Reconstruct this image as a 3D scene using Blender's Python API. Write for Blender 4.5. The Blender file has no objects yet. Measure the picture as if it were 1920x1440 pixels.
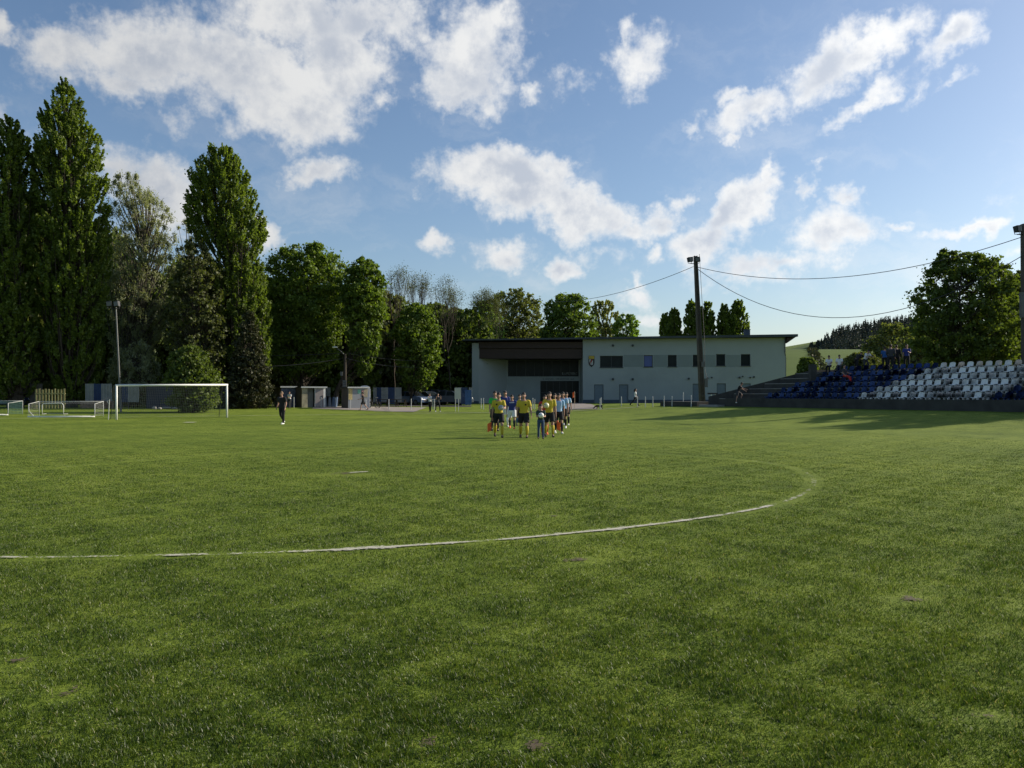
import bpy, bmesh, math, random
import numpy as np
from mathutils import Vector, Matrix, noise as mnoise

SC = bpy.context.scene
COL = SC.collection
R = math.radians
random.seed(7)
RNG = np.random.default_rng(7)

# ------------------------------------------------------------------ camera
F = 1553.0            # focal length in photo pixels (1920 wide)
HZ = 739.0            # photo row of eye level
EYE = 1.7
cam_d = bpy.data.cameras.new('camera')
cam = bpy.data.objects.new('camera', cam_d)
COL.objects.link(cam)
cam.location = (0, 0, EYE)
cam.rotation_euler = (R(90), 0, 0)
cam_d.sensor_width = 36.0
cam_d.lens = 36.0 * F / 1920.0
cam_d.shift_y = (HZ - 720.0) / 1920.0
cam_d.clip_start = 0.1
cam_d.clip_end = 6000
SC.camera = cam

# ------------------------------------------------------------------ light
SUN_AZ = 69.0         # degrees clockwise from +Y (view direction)
SUN_EL = 25.0
sun_dir = Vector((math.sin(R(SUN_AZ)) * math.cos(R(SUN_EL)), math.cos(R(SUN_AZ)) * math.cos(R(SUN_EL)), math.sin(R(SUN_EL))))
sl = bpy.data.lights.new('sun', 'SUN')
sl.energy = 5.0
sl.angle = R(0.5)
sl.color = (1.0, 0.90, 0.74)
so = bpy.data.objects.new('sun', sl)
COL.objects.link(so)
so.rotation_euler = sun_dir.to_track_quat('Z', 'Y').to_euler()
SC.view_settings.view_transform = 'Standard'
SC.view_settings.look = 'None'
SC.view_settings.gamma = 1.0
SC.view_settings.exposure = 0.32
SC.cycles.max_bounces = 6
SC.cycles.diffuse_bounces = 3
SC.cycles.transparent_max_bounces = 12


class NB:
    """tiny node builder"""
    def __init__(s, tree):
        s.t = tree; s.n = tree.nodes; s.l = tree.links
    def new(s, typ, **kw):
        n = s.n.new(typ)
        for k, v in kw.items():
            setattr(n, k, v)
        return n
    def put(s, sock, v):
        if isinstance(v, bpy.types.NodeSocket):
            s.l.new(v, sock)
        elif v is not None:
            sock.default_value = v
    def math(s, op, a, b=None, c=None, clamp=False):
        n = s.new('ShaderNodeMath', operation=op, use_clamp=clamp)
        s.put(n.inputs[0], a)
        if b is not None: s.put(n.inputs[1], b)
        if c is not None: s.put(n.inputs[2], c)
        return n.outputs[0]
    def vmath(s, op, a, b=None, out=0):
        n = s.new('ShaderNodeVectorMath', operation=op)
        s.put(n.inputs[0], a)
        if b is not None: s.put(n.inputs[1], b)
        return n.outputs[out]
    def noise(s, vec, scale, detail=4, rough=0.5, out=0, dist=0.0):
        n = s.new('ShaderNodeTexNoise')
        if vec is not None: s.l.new(vec, n.inputs['Vector'])
        n.inputs['Scale'].default_value = scale
        n.inputs['Detail'].default_value = detail
        n.inputs['Roughness'].default_value = rough
        n.inputs['Distortion'].default_value = dist
        return n.outputs[out]
    def mix(s, fac, a, b, typ='RGBA', blend='MIX'):
        n = s.new('ShaderNodeMix', data_type=typ)
        if typ == 'RGBA':
            n.blend_type = blend
            s.put(n.inputs[0], fac); s.put(n.inputs[6], a); s.put(n.inputs[7], b)
            return n.outputs[2]
        s.put(n.inputs[0], fac); s.put(n.inputs[2], a); s.put(n.inputs[3], b)
        return n.outputs[0]
    def maprange(s, v, a, b, c=0.0, d=1.0, smooth=False):
        n = s.new('ShaderNodeMapRange')
        if smooth: n.interpolation_type = 'SMOOTHSTEP'
        s.put(n.inputs[0], v)
        for i, x in zip((1, 2, 3, 4), (a, b, c, d)): n.inputs[i].default_value = x
        return n.outputs[0]
    def ramp(s, fac, stops):
        n = s.new('ShaderNodeValToRGB')
        el = n.color_ramp.elements
        while len(el) < len(stops): el.new(0.5)
        for e, (p, c) in zip(el, stops):
            e.position = p; e.color = (*c, 1)
        s.l.new(fac, n.inputs[0])
        return n.outputs[0]


# ------------------------------------------------------------------ world
w = bpy.data.worlds.new('World'); SC.world = w; w.use_nodes = True
nb = NB(w.node_tree)
for n in list(nb.n): nb.n.remove(n)
sky = nb.new('ShaderNodeTexSky', sky_type='NISHITA')
sky.sun_disc = False
sky.sun_elevation = R(SUN_EL)
sky.sun_rotation = R(SUN_AZ)
sky.air_density = 1.0; sky.dust_density = 1.1; sky.ozone_density = 3.0
tc = nb.new('ShaderNodeTexCoord')
sep = nb.new('ShaderNodeSeparateXYZ'); nb.l.new(tc.outputs['Generated'], sep.inputs[0])
az = nb.math('ARCTAN2', sep.outputs[0], sep.outputs[1])
el = nb.math('ARCSINE', sep.outputs[2])
comb = nb.new('ShaderNodeCombineXYZ'); nb.l.new(az, comb.inputs[0]); nb.l.new(el, comb.inputs[1])
P0 = comb.outputs[0]
# ragged edges: shift the lookup direction by two sizes of noise
n1 = nb.noise(P0, 9.0, 5, 0.62, out=1)
n2 = nb.noise(P0, 38.0, 4, 0.6, out=1)
d1 = nb.vmath('MULTIPLY', nb.vmath('SUBTRACT', n1, (0.5, 0.5, 0.5)), (0.10, 0.085, 0))
d2 = nb.vmath('MULTIPLY', nb.vmath('SUBTRACT', n2, (0.5, 0.5, 0.5)), (0.032, 0.028, 0))
P1 = nb.vmath('ADD', nb.vmath('ADD', P0, d1), d2)
CLOUDS = [  # photo x, y, half width, half height, tilt, weight
 (160,90,110,52,8,.95),(290,100,140,80,0,1.05),(430,130,140,95,0,1.1),(560,165,135,95,-12,1.2),(640,110,120,90,0,1.1),(560,40,190,62,0,1.0),(700,20,130,62,0,1),
 (880,110,120,88,18,1.1),(940,40,60,60,20,.7),(850,165,90,36,0,.8),(5,48,34,30,0,.8),(240,150,70,50,0,.8),(720,170,40,26,0,.6),
 (1205,98,88,72,0,.85),(1178,50,26,42,0,.6),(1062,160,62,36,0,.45),(1000,180,28,22,0,.5),(920,192,30,24,0,.4),
 (1560,125,105,52,18,1.05),(1650,90,90,34,28,.95),(1785,76,75,34,28,.9),(1412,208,85,44,20,.95),(1615,200,100,28,32,.85),(1362,176,42,26,0,.7),
 (1360,262,28,20,0,.7),(1300,240,42,30,20,.5),(1800,140,55,16,0,.5),(1710,170,60,18,55,.35),
 (590,320,115,40,5,.75),(805,455,46,36,0,.8),(290,355,100,70,-22,1),(508,455,46,42,0,.9),(345,225,40,30,0,.3),
 (950,345,155,64,-8,1.35),(1075,392,120,60,-18,1.25),(1035,315,52,42,0,.9),(850,350,70,36,-5,.75),
 (950,478,90,50,0,.85),(1052,505,50,38,0,.85),(1385,390,105,48,45,1.1),(1432,340,48,24,62,.9),(1330,455,80,58,0,1),
 (1282,365,44,28,20,.7),(1228,470,40,26,30,.7),(1170,432,110,36,0,.7),(1240,410,70,40,20,.8),
 (1560,440,90,50,0,.95),(1592,375,55,34,-10,.8),(1507,370,36,24,35,.75),(1450,500,170,46,3,.8),(1400,530,110,26,0,.55),
 (1820,420,90,20,12,.8),(1690,422,70,13,0,.6),(1545,320,40,16,20,.4),(1192,568,54,34,-20,.7),(1190,540,20,30,20,.6),
 (1225,610,90,26,0,.6),(1110,485,130,30,0,.45),(700,330,30,14,20,.3),(1900,465,60,14,5,.4),(1350,600,120,16,0,.3),
 (-420,180,320,110,5,1),(-300,420,200,60,0,.8),(2300,180,260,80,20,1),(2450,420,260,60,0,.9),
]
field = None
for (cx, cy, rx, ry, rot, wt) in CLOUDS:
    a = math.atan((cx - 960) / F); e = math.atan((HZ - cy) / math.hypot(F, cx - 960))
    mp = nb.new('ShaderNodeMapping', vector_type='TEXTURE')
    mp.inputs['Location'].default_value = (a, e, 0)
    mp.inputs['Rotation'].default_value = (0, 0, R(rot))
    mp.inputs['Scale'].default_value = (rx / F * (1.2 if wt > .85 else 1.0), ry / F * (1.2 if wt > .85 else 1.0), 1)
    nb.l.new(P1, mp.inputs[0])
    ln = nb.vmath('LENGTH', mp.outputs[0], out=1)
    v = nb.math('MULTIPLY_ADD', ln, -wt, wt)
    field = v if field is None else nb.math('MAXIMUM', field, v)
n3 = nb.noise(P0, 22.0, 8, 0.62)
n3b = nb.noise(P0, 75.0, 5, 0.6)
fld = nb.math('ADD', field, nb.math('MULTIPLY', nb.math('SUBTRACT', n3, 0.5), 1.25))
fld = nb.math('ADD', fld, nb.math('MULTIPLY', nb.math('SUBTRACT', n3b, 0.5), 0.45))
alpha = nb.maprange(fld, 0.08, 0.72, 0.0, 1.0, True)
veil = nb.noise(nb.vmath('MULTIPLY', P1, (5.0, 11.0, 1.0)), 1.0, 6, 0.62)
veil = nb.math('MULTIPLY', nb.maprange(veil, 0.46, 0.72, 0.0, 0.42, True), nb.maprange(el, 0.02, 0.42, 1.0, 0.25))
alpha = nb.math('MAXIMUM', alpha, veil)
# thick parts shade to grey-blue underneath
n4 = nb.noise(nb.vmath('ADD', P0, (0.006, -0.012, 0.3)), 13.0, 6, 0.6)
thick = nb.maprange(field, 0.30, 0.95, 0.0, 1.0, True)
grey = nb.math('MULTIPLY', thick, nb.maprange(n4, 0.36, 0.60, 0.0, 1.0, True))
ccol = nb.mix(nb.math('MULTIPLY', grey, 0.95), (0.93, 0.93, 0.92, 1), (0.54, 0.59, 0.68, 1))
sunny = nb.vmath('DOT_PRODUCT', tc.outputs['Generated'], tuple(sun_dir), out=1)
ccol = nb.vmath('SCALE', ccol); 
sc_node = ccol.node; nb.put(sc_node.inputs[3], nb.maprange(sunny, 0.0, 1.0, 0.74, 1.22))
skyc = nb.new('ShaderNodeMix', data_type='RGBA', blend_type='MULTIPLY')
skyc.inputs[0].default_value = 1.0
nb.l.new(sky.outputs[0], skyc.inputs[6]); skyc.inputs[7].default_value = (1.0, 1.0, 1.0, 1)
skyb = nb.new('ShaderNodeBackground'); nb.l.new(skyc.outputs[2], skyb.inputs[0]); skyb.inputs[1].default_value = 0.105
clb = nb.new('ShaderNodeBackground'); nb.l.new(ccol, clb.inputs[0]); clb.inputs[1].default_value = 0.82
mx = nb.new('ShaderNodeMixShader')
nb.l.new(nb.math('MULTIPLY', alpha, 0.94), mx.inputs[0])
nb.l.new(skyb.outputs[0], mx.inputs[1]); nb.l.new(clb.outputs[0], mx.inputs[2])
wo = nb.new('ShaderNodeOutputWorld'); nb.l.new(mx.outputs[0], wo.inputs[0])
w.cycles.sampling_method = 'MANUAL'
w.cycles.sample_map_resolution = 512


# ------------------------------------------------------------------ object helpers
def tag(o, label=None, cat=None, group=None, kind=None):
    if label: o['label'] = label
    if cat: o['category'] = cat
    if group: o['group'] = group
    if kind: o['kind'] = kind
    return o

def empty(name, loc, label, cat, group=None, rz=0.0):
    o = bpy.data.objects.new(name, None); COL.objects.link(o)
    o.empty_display_size = 0.2
    o.location = loc; o.rotation_euler = (0, 0, rz)
    return tag(o, label, cat, group)

def mesh_np(name, V, Fc, mat, parent=None, attrs=None, smooth=False):
    """mesh from numpy verts and a (n,k) face array"""
    me = bpy.data.meshes.new(name)
    V = np.asarray(V, np.float32); Fc = np.asarray(Fc, np.int32)
    n, k = Fc.shape
    me.vertices.add(len(V)); me.vertices.foreach_set('co', V.ravel())
    me.loops.add(n * k); me.loops.foreach_set('vertex_index', Fc.ravel())
    me.polygons.add(n)
    me.polygons.foreach_set('loop_start', np.arange(0, n * k, k, dtype=np.int32))
    me.polygons.foreach_set('loop_total', np.full(n, k, np.int32))
    if smooth: me.polygons.foreach_set('use_smooth', np.ones(n, bool))
    me.update(calc_edges=True)
    if attrs:
        for an, arr in attrs.items():
            a = me.attributes.new(an, 'FLOAT', 'FACE'); a.data.foreach_set('value', np.asarray(arr, np.float32))
    me.materials.append(mat)
    o = bpy.data.objects.new(name, me); COL.objects.link(o)
    if parent: o.parent = parent
    return o

class MB:
    def __init__(s): s.v = []; s.f = []
    def add(s, vs, fs):
        b = len(s.v); s.v += [tuple(v) for v in vs]; s.f += [tuple(i + b for i in f) for f in fs]
        return s
    def box(s, x0, x1, y0, y1, z0, z1):
        return s.add([(x0,y0,z0),(x1,y0,z0),(x1,y1,z0),(x0,y1,z0),(x0,y0,z1),(x1,y0,z1),(x1,y1,z1),(x0,y1,z1)],
                     [(0,3,2,1),(4,5,6,7),(0,1,5,4),(1,2,6,5),(2,3,7,6),(3,0,4,7)])
    def prism(s, poly, axis, a, b):
        """poly: list of 2D points; axis 'x','y','z' is the extrusion axis"""
        n = len(poly)
        def P(p, t):
            return {'x': (t, p[0], p[1]), 'y': (p[0], t, p[1]), 'z': (p[0], p[1], t)}[axis]
        vs = [P(p, a) for p in poly] + [P(p, b) for p in poly]
        fs = [tuple(range(n))[::-1], tuple(range(n, 2 * n))] + [(i, (i + 1) % n, n + (i + 1) % n, n + i) for i in range(n)]
        return s.add(vs, fs)
    def tube(s, pts, rad, n=8, ref=None, ell=None, cap=True):
        """closed tube through pts, radii rad (list or number), ell = y-squash"""
        pts = [Vector(p) for p in pts]; m = len(pts)
        if not hasattr(rad, '__len__'): rad = [rad] * m
        vs = []; fs = []
        prev = None
        for i, p in enumerate(pts):
            d = (pts[min(i + 1, m - 1)] - pts[max(i - 1, 0)]).normalized()
            if prev is None:
                r = Vector(ref) if ref else (Vector((1, 0, 0)) if abs(d.x) < 0.8 else Vector((0, 1, 0)))
            else: r = prev
            u = (r - d * r.dot(d)).normalized(); v = d.cross(u); prev = u
            rr = rad[i]; rx, ry = rr if hasattr(rr, '__len__') else (rr, rr * (ell or 1))
            for k in range(n):
                a = 2 * math.pi * k / n
                vs.append(p + u * (math.cos(a) * rx) + v * (math.sin(a) * ry))
        for i in range(m - 1):
            for k in range(n):
                a = i * n + k; b = i * n + (k + 1) % n
                fs.append((a, b, b + n, a + n))
        if cap:
            fs.append(tuple(range(n))[::-1]); fs.append(tuple(range((m - 1) * n, m * n)))
        return s.add(vs, fs)
    def ball(s, c, r, nu=10, nv=7):
        c = Vector(c); r = r if hasattr(r, '__len__') else (r, r, r)
        vs = [c + Vector((0, 0, -r[2]))]
        for j in range(1, nv):
            t = math.pi * j / nv
            for i in range(nu):
                a = 2 * math.pi * i / nu
                vs.append(c + Vector((r[0] * math.sin(t) * math.cos(a), r[1] * math.sin(t) * math.sin(a), -r[2] * math.cos(t))))
        vs.append(c + Vector((0, 0, r[2])))
        fs = [(0, 1 + (i + 1) % nu, 1 + i) for i in range(nu)]
        for j in range(nv - 2):
            for i in range(nu):
                a = 1 + j * nu + i; b = 1 + j * nu + (i + 1) % nu
                fs.append((a, b, b + nu, a + nu))
        L = len(vs) - 1; o = 1 + (nv - 2) * nu
        fs += [(L, o + i, o + (i + 1) % nu) for i in range(nu)]
        return s.add(vs, fs)
    def xf(s, M, start=0):
        for i in range(start, len(s.v)): s.v[i] = tuple(M @ Vector(s.v[i]))
        return s
    def build(s, name, mat, parent=None, smooth=False, bevel=0.0, loc=None):
        me = bpy.data.meshes.new(name); me.from_pydata([tuple(v) for v in s.v], [], s.f); me.update()
        if smooth: me.polygons.foreach_set('use_smooth', [True] * len(me.polygons))
        me.materials.append(mat)
        o = bpy.data.objects.new(name, me); COL.objects.link(o)
        if parent: o.parent = parent
        if loc: o.location = loc
        if bevel:
            m = o.modifiers.new('bevel', 'BEVEL'); m.width = bevel; m.segments = 2; m.limit_method = 'ANGLE'
        return o

def copy_tree(o, parent=None):
    c = o.copy(); COL.objects.link(c)
    if parent: c.parent = parent
    for ch in [x for x in bpy.data.objects if x.parent == o and x is not c]:
        copy_tree(ch, c)
    return c

ORD = ['', 'first', 'second', 'third', 'fourth', 'fifth', 'sixth', 'seventh', 'eighth', 'ninth', 'tenth', 'eleventh', 'twelfth',
       'thirteenth', 'fourteenth', 'fifteenth', 'sixteenth', 'seventeenth', 'eighteenth', 'nineteenth', 'twentieth',
       'twenty-first', 'twenty-second', 'twenty-third', 'twenty-fourth', 'twenty-fifth', 'twenty-sixth', 'twenty-seventh', 'twenty-eighth']

# ------------------------------------------------------------------ terrain
def S(t):
    t = np.clip(t, 0, 1); return t * t * (3 - 2 * t)
DX, DY = 0.458, -0.889      # along the right touchline, towards the camera
NX, NY = 0.889, 0.458       # outward from that touchline
CORN = (5.9, 74.5)
def gz(x, y):
    x = np.asarray(x, float); y = np.asarray(y, float)
    u = (x - CORN[0]) * NX + (y - CORN[1]) * NY
    v = -((x - CORN[0]) * DX + (y - CORN[1]) * DY)
    A = 0.85 * S((u + 8) / 17.0) * (1 - 0.36 * S((v - 2) / 14.0))
    B = 0.50 * S((v + 6) / 30.0)
    z = A + B - A * B / 0.62
    # open hillside far right
    h = 25.0 * S((y - 210) / 250.0) * S((x + 40) / 160.0)
    h2 = 34.0 * S((y - 480) / 260.0) * S((x - 170) / 180.0)
    return z + h + h2
def G(x, y): return float(gz(x, y))
def at(px, Y, z=None, py=None):
    """world point seen at photo column px at depth Y"""
    X = (px - 960.0) / F * Y
    if py is not None: z = EYE + (HZ - py) / F * Y
    if z is None: z = G(X, Y)
    return Vector((X, Y, z))
def gnd(px, py):
    """ground point seen at photo pixel"""
    Y = EYE * F / max(py - HZ, 6)
    for _ in range(30):
        z = G((px - 960) / F * Y, Y)
        Y = 0.5 * Y + 0.5 * (EYE - z) * F / max(py - HZ, 6)
    return at(px, Y)

# ------------------------------------------------------------------ materials
def mat(name, col, rough=0.7, var=0.15, scale=3.0, bump=0.0, metal=0.0, spec=0.4, stretch=None, dirt=None):
    m = bpy.data.materials.new(name); m.use_nodes = True
    b = NB(m.node_tree); bs = b.n['Principled BSDF']
    tcn = b.new('ShaderNodeTexCoord'); vec = tcn.outputs['Object']
    if stretch:
        vec = b.vmath('MULTIPLY', vec, stretch)
    nz = b.noise(vec, scale, 5, 0.6)
    fac = b.maprange(nz, 0.3, 0.7)
    lo = tuple(c * (1 - var) for c in col); hi = tuple(min(1, c * (1 + var)) for c in col)
    c = b.mix(fac, (*lo, 1), (*hi, 1))
    if dirt:
        dn = b.noise(vec, scale * 0.35, 6, 0.7)
        c = b.mix(b.maprange(dn, 0.52, 0.68, 0, 0.7, True), c, (*dirt, 1))
    b.put(bs.inputs['Base Color'], c)
    bs.inputs['Roughness'].default_value = rough
    bs.inputs['Metallic'].default_value = metal
    bs.inputs['Specular IOR Level'].default_value = spec
    if bump:
        bn = b.new('ShaderNodeBump'); bn.inputs['Strength'].default_value = bump
        b.put(bn.inputs['Height'], b.noise(vec, scale * 6, 4, 0.6)); b.put(bs.inputs['Normal'], bn.outputs[0])
    return m

def leaf_mat(name, dark, light, trans=0.45, gloss=0.022):
    m = bpy.data.materials.new(name); m.use_nodes = True
    b = NB(m.node_tree)
    for n in list(b.n): b.n.remove(n)
    at_ = b.new('ShaderNodeAttribute', attribute_name='rnd')
    geo = b.new('ShaderNodeNewGeometry')
    big = b.noise(geo.outputs['Position'], 0.35, 3, 0.5)
    f = b.math('ADD', b.math('MULTIPLY', at_.outputs['Fac'], 0.65), b.math('MULTIPLY', b.maprange(big, 0.3, 0.7), 0.35))
    c = b.mix(f, (*dark, 1), (*light, 1))
    c = b.mix(1.0, c, (1.34, 1.18, 1.15, 1), blend='MULTIPLY')
    df = b.new('ShaderNodeBsdfDiffuse'); b.put(df.inputs[0], c)
    tr = b.new('ShaderNodeBsdfTranslucent')
    tcol = b.mix(1.0, c, (1.25, 1.3, 0.55, 1), blend='MULTIPLY'); b.put(tr.inputs[0], tcol)
    gl = b.new('ShaderNodeBsdfGlossy'); gl.inputs['Roughness'].default_value = 0.6; gl.inputs[0].default_value = (1, 1, 1, 1)
    m1 = b.new('ShaderNodeMixShader'); m1.inputs[0].default_value = trans
    b.l.new(df.outputs[0], m1.inputs[1]); b.l.new(tr.outputs[0], m1.inputs[2])
    m2 = b.new('ShaderNodeMixShader'); m2.inputs[0].default_value = gloss
    b.l.new(m1.outputs[0], m2.inputs[1]); b.l.new(gl.outputs[0], m2.inputs[2])
    o = b.new('ShaderNodeOutputMaterial'); b.l.new(m2.outputs[0], o.inputs[0])
    return m

def glass_mat(name, col=(0.015, 0.02, 0.022)):
    m = mat(name, col, 0.25, 0.3, 0.6, spec=0.12)
    return m

def net_mat(name, col, cell, wid):
    m = bpy.data.materials.new(name); m.use_nodes = True
    b = NB(m.node_tree); bs = b.n['Principled BSDF']
    bs.inputs['Base Color'].default_value = (*col, 1); bs.inputs['Roughness'].default_value = 0.8
    tcn = b.new('ShaderNodeTexCoord'); sp = b.new('ShaderNodeSeparateXYZ'); b.l.new(tcn.outputs['UV'], sp.inputs[0])
    def line(o):
        fr = b.math('FRACT', b.math('DIVIDE', o, cell))
        return b.math('LESS_THAN', fr, wid / cell)
    al = b.math('MAXIMUM', line(sp.outputs[0]), line(sp.outputs[1]))
    b.put(bs.inputs['Alpha'], al)
    return m

M = {}
M['wall'] = mat('pale_render', (0.30, 0.335, 0.335), 0.85, 0.05, 0.35, 0.05, dirt=(0.26, 0.29, 0.29))
M['wall_band'] = mat('grey_render_band', (0.20, 0.235, 0.235), 0.8, 0.06, 0.6)
M['plinth'] = mat('dark_plinth', (0.055, 0.075, 0.10), 0.7, 0.15, 1.5)
M['brown'] = mat('brown_cladding', (0.034, 0.018, 0.014), 0.6, 0.2, 1.2, stretch=(1, 1, 6))
M['roofm'] = mat('dark_roof_edge', (0.035, 0.045, 0.055), 0.5, 0.15, 1.0)
M['glass'] = glass_mat('window_glass')
M['blueglass'] = mat('blue_blind', (0.07, 0.10, 0.28), 0.3, 0.1, 1.0)
M['frame'] = mat('dark_frame', (0.035, 0.042, 0.045), 0.5, 0.1)
M['doorm'] = mat('grey_blue_door', (0.13, 0.17, 0.20), 0.5, 0.08)
M['concrete'] = mat('concrete', (0.26, 0.25, 0.23), 0.9, 0.2, 1.5, 0.3, dirt=(0.12, 0.115, 0.10))
M['poleconc'] = mat('weathered_pole_concrete', (0.085, 0.072, 0.060), 0.9, 0.25, 1.2, 0.3)
M['darkconc'] = mat('dark_concrete', (0.052, 0.050, 0.045), 0.9, 0.3, 1.2, 0.3)
M['paving'] = mat('paving', (0.27, 0.235, 0.205), 0.9, 0.12, 0.8, 0.2)
M['white'] = mat('white_paint', (0.80, 0.80, 0.76), 0.45, 0.05, 2.0)
M['whitepost'] = mat('white_post_paint', (0.48, 0.49, 0.47), 0.6, 0.12, 2.0)
M['steel'] = mat('galvanised_steel', (0.12, 0.122, 0.12), 0.45, 0.1, 3, metal=0.5)
M['dark'] = mat('dark_metal', (0.03, 0.032, 0.035), 0.5, 0.2)
M['black'] = mat('black_cloth', (0.012, 0.012, 0.014), 0.85, 0.2)
M['bark'] = mat('bark', (0.050, 0.040, 0.030), 0.95, 0.35, 2.5, 0.5, stretch=(3, 3, 0.6))
M['barklight'] = mat('grey_bark', (0.10, 0.088, 0.07), 0.95, 0.3, 2.5, 0.5, stretch=(3, 3, 0.6))
M['seatwhite'] = mat('white_seat_plastic', (0.78, 0.78, 0.74), 0.45, 0.12, 1.5)
M['seatblue'] = mat('blue_seat_plastic', (0.014, 0.048, 0.17), 0.45, 0.2, 1.5)
M['soil'] = mat('bare_soil', (0.075, 0.058, 0.032), 1.0, 0.5, 14, 0.6)
M['net'] = net_mat('net_cord', (0.16, 0.17, 0.18), 0.12, 0.008)
M['netgreen'] = net_mat('green_net_cord', (0.03, 0.09, 0.08), 0.10, 0.014)
M['netwhite'] = net_mat('pale_net_cord', (0.22, 0.23, 0.22), 0.10, 0.007)
M['skin'] = mat('skin', (0.38, 0.215, 0.15), 0.6, 0.06, 8)
M['hair'] = mat('dark_hair', (0.022, 0.016, 0.012), 0.7, 0.3, 20)
M['blondhair'] = mat('light_hair', (0.16, 0.10, 0.055), 0.7, 0.3, 20)
M['yellow'] = mat('yellow_kit', (0.52, 0.40, 0.028), 0.75, 0.05, 6)
M['navy'] = mat('navy_kit', (0.022, 0.035, 0.19), 0.75, 0.08, 6)
M['green'] = mat('green_kit', (0.03, 0.42, 0.07), 0.75, 0.08, 6)
M['red'] = mat('red_kit', (0.45, 0.03, 0.02), 0.75, 0.08, 6)
M['orange'] = mat('orange_flag_cloth', (0.80, 0.14, 0.03), 0.7, 0.08, 6)
M['whitec'] = mat('white_cloth', (0.72, 0.72, 0.72), 0.8, 0.05, 6)
M['jeans'] = mat('blue_denim', (0.03, 0.06, 0.14), 0.85, 0.25, 12)
M['darkgreen'] = mat('dark_green_cloth', (0.02, 0.045, 0.035), 0.85, 0.15, 8)
M['bluec'] = mat('bright_blue_cloth', (0.02, 0.09, 0.28), 0.85, 0.1, 8)
M['greyc'] = mat('dark_grey_cloth', (0.045, 0.045, 0.05), 0.85, 0.15, 8)
M['eye'] = mat('eye', (0.02, 0.015, 0.012), 0.3, 0.1)
M['lip'] = mat('lips', (0.28, 0.11, 0.09), 0.6, 0.1)
# sky blue shirt with white vertical stripes
m = bpy.data.materials.new('striped_kit'); m.use_nodes = True; b = NB(m.node_tree)
tcn = b.new('ShaderNodeTexCoord'); sp = b.new('ShaderNodeSeparateXYZ'); b.l.new(tcn.outputs['Object'], sp.inputs[0])
st = b.math('LESS_THAN', b.math('FRACT', b.math('MULTIPLY', b.math('ADD', sp.outputs[0], 5.02), 11.0)), 0.42)
b.put(b.n['Principled BSDF'].inputs['Base Color'], b.mix(st, (0.13, 0.36, 0.68, 1), (0.62, 0.70, 0.76, 1)))
b.n['Principled BSDF'].inputs['Roughness'].default_value = 0.8
M['stripe'] = m
L = {
 'poplar': leaf_mat('poplar_leaves', (0.042, 0.080, 0.012), (0.160, 0.240, 0.034), 0.55),
 'willow': leaf_mat('willow_leaves', (0.125, 0.165, 0.095), (0.28, 0.34, 0.215)),
 'maple': leaf_mat('maple_leaves', (0.036, 0.076, 0.011), (0.140, 0.222, 0.030)),
 'mid': leaf_mat('woodland_leaves', (0.036, 0.066, 0.012), (0.115, 0.175, 0.032)),
 'olive': leaf_mat('olive_leaves', (0.050, 0.074, 0.022), (0.135, 0.175, 0.050)),
 'brown': leaf_mat('young_brownish_leaves', (0.040, 0.058, 0.020), (0.100, 0.128, 0.040)),
 'bright': leaf_mat('fresh_leaves', (0.060, 0.130, 0.016), (0.180, 0.300, 0.050)),
 'pale': leaf_mat('pale_spring_leaves', (0.110, 0.145, 0.045), (0.240, 0.280, 0.100)),
 'yew': leaf_mat('dark_needles', (0.018, 0.026, 0.012), (0.055, 0.062, 0.024), 0.15),
 'conif': leaf_mat('conifer_needles', (0.036, 0.050, 0.046), (0.056, 0.074, 0.062), 0.1),
}

# ------------------------------------------------------------------ grass and ground
LINES = []      # (polyline pts, half width, strength)
def pxline(pts): return [gnd(*p) for p in pts]
circ_px = [(0,1046),(200,1045),(420,1040),(640,1032),(840,1020),(1000,1008),(1240,983),(1420,955),(1500,930),(1527,905),(1512,888),(1480,876),
           (1400,864),(1300,856),(1150,847),(1000,841),(860,838),(750,837.5),(655,839.5),(545,844),(430,850.5),(340,857.5),(207,869),(0,888),
           (-170,912),(-290,950),(-300,990),(-200,1030)]
circ = pxline(circ_px)
def catmull(P, closed, n=10):
    out = []; m = len(P)
    for i in range(m if closed else m - 1):
        p = [P[(i + k) % m] if closed else P[min(max(i + k, 0), m - 1)] for k in (-1, 0, 1, 2)]
        for j in range(n):
            t = j / n
            out.append(0.5 * ((2 * p[1]) + (p[2] - p[0]) * t + (2 * p[0] - 5 * p[1] + 4 * p[2] - p[3]) * t * t + (3 * p[1] - p[0] - 3 * p[2] + p[3]) * t ** 3))
    if not closed: out.append(P[-1].copy())
    return out
circ_s = catmull(circ, True, 12)
def touch(u, v):     # point at u outward of the right touchline, v beyond the goal line
    return Vector((CORN[0] + NX * u - DX * v, CORN[1] + NY * u - DY * v, 0))
spot = gnd(645, 887)
SOIL = [(125,1303,.42,.30),(1005,1400,.34,.2),(1705,1125,.55,.32),(1090,1052,.60,.40),
        (30,1240,.40,.26),(800,1393,.22,.2),(1850,1345,.4,.24),
        (640,889,1.0,.42),(1040,968,.45,.3)]
soil_pts = [(gnd(a, b_), rx * (.42 if rx < .9 else .8), ry * (.38 if rx < .9 else .8)) for a, b_, rx, ry in SOIL if rx > 0]
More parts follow.
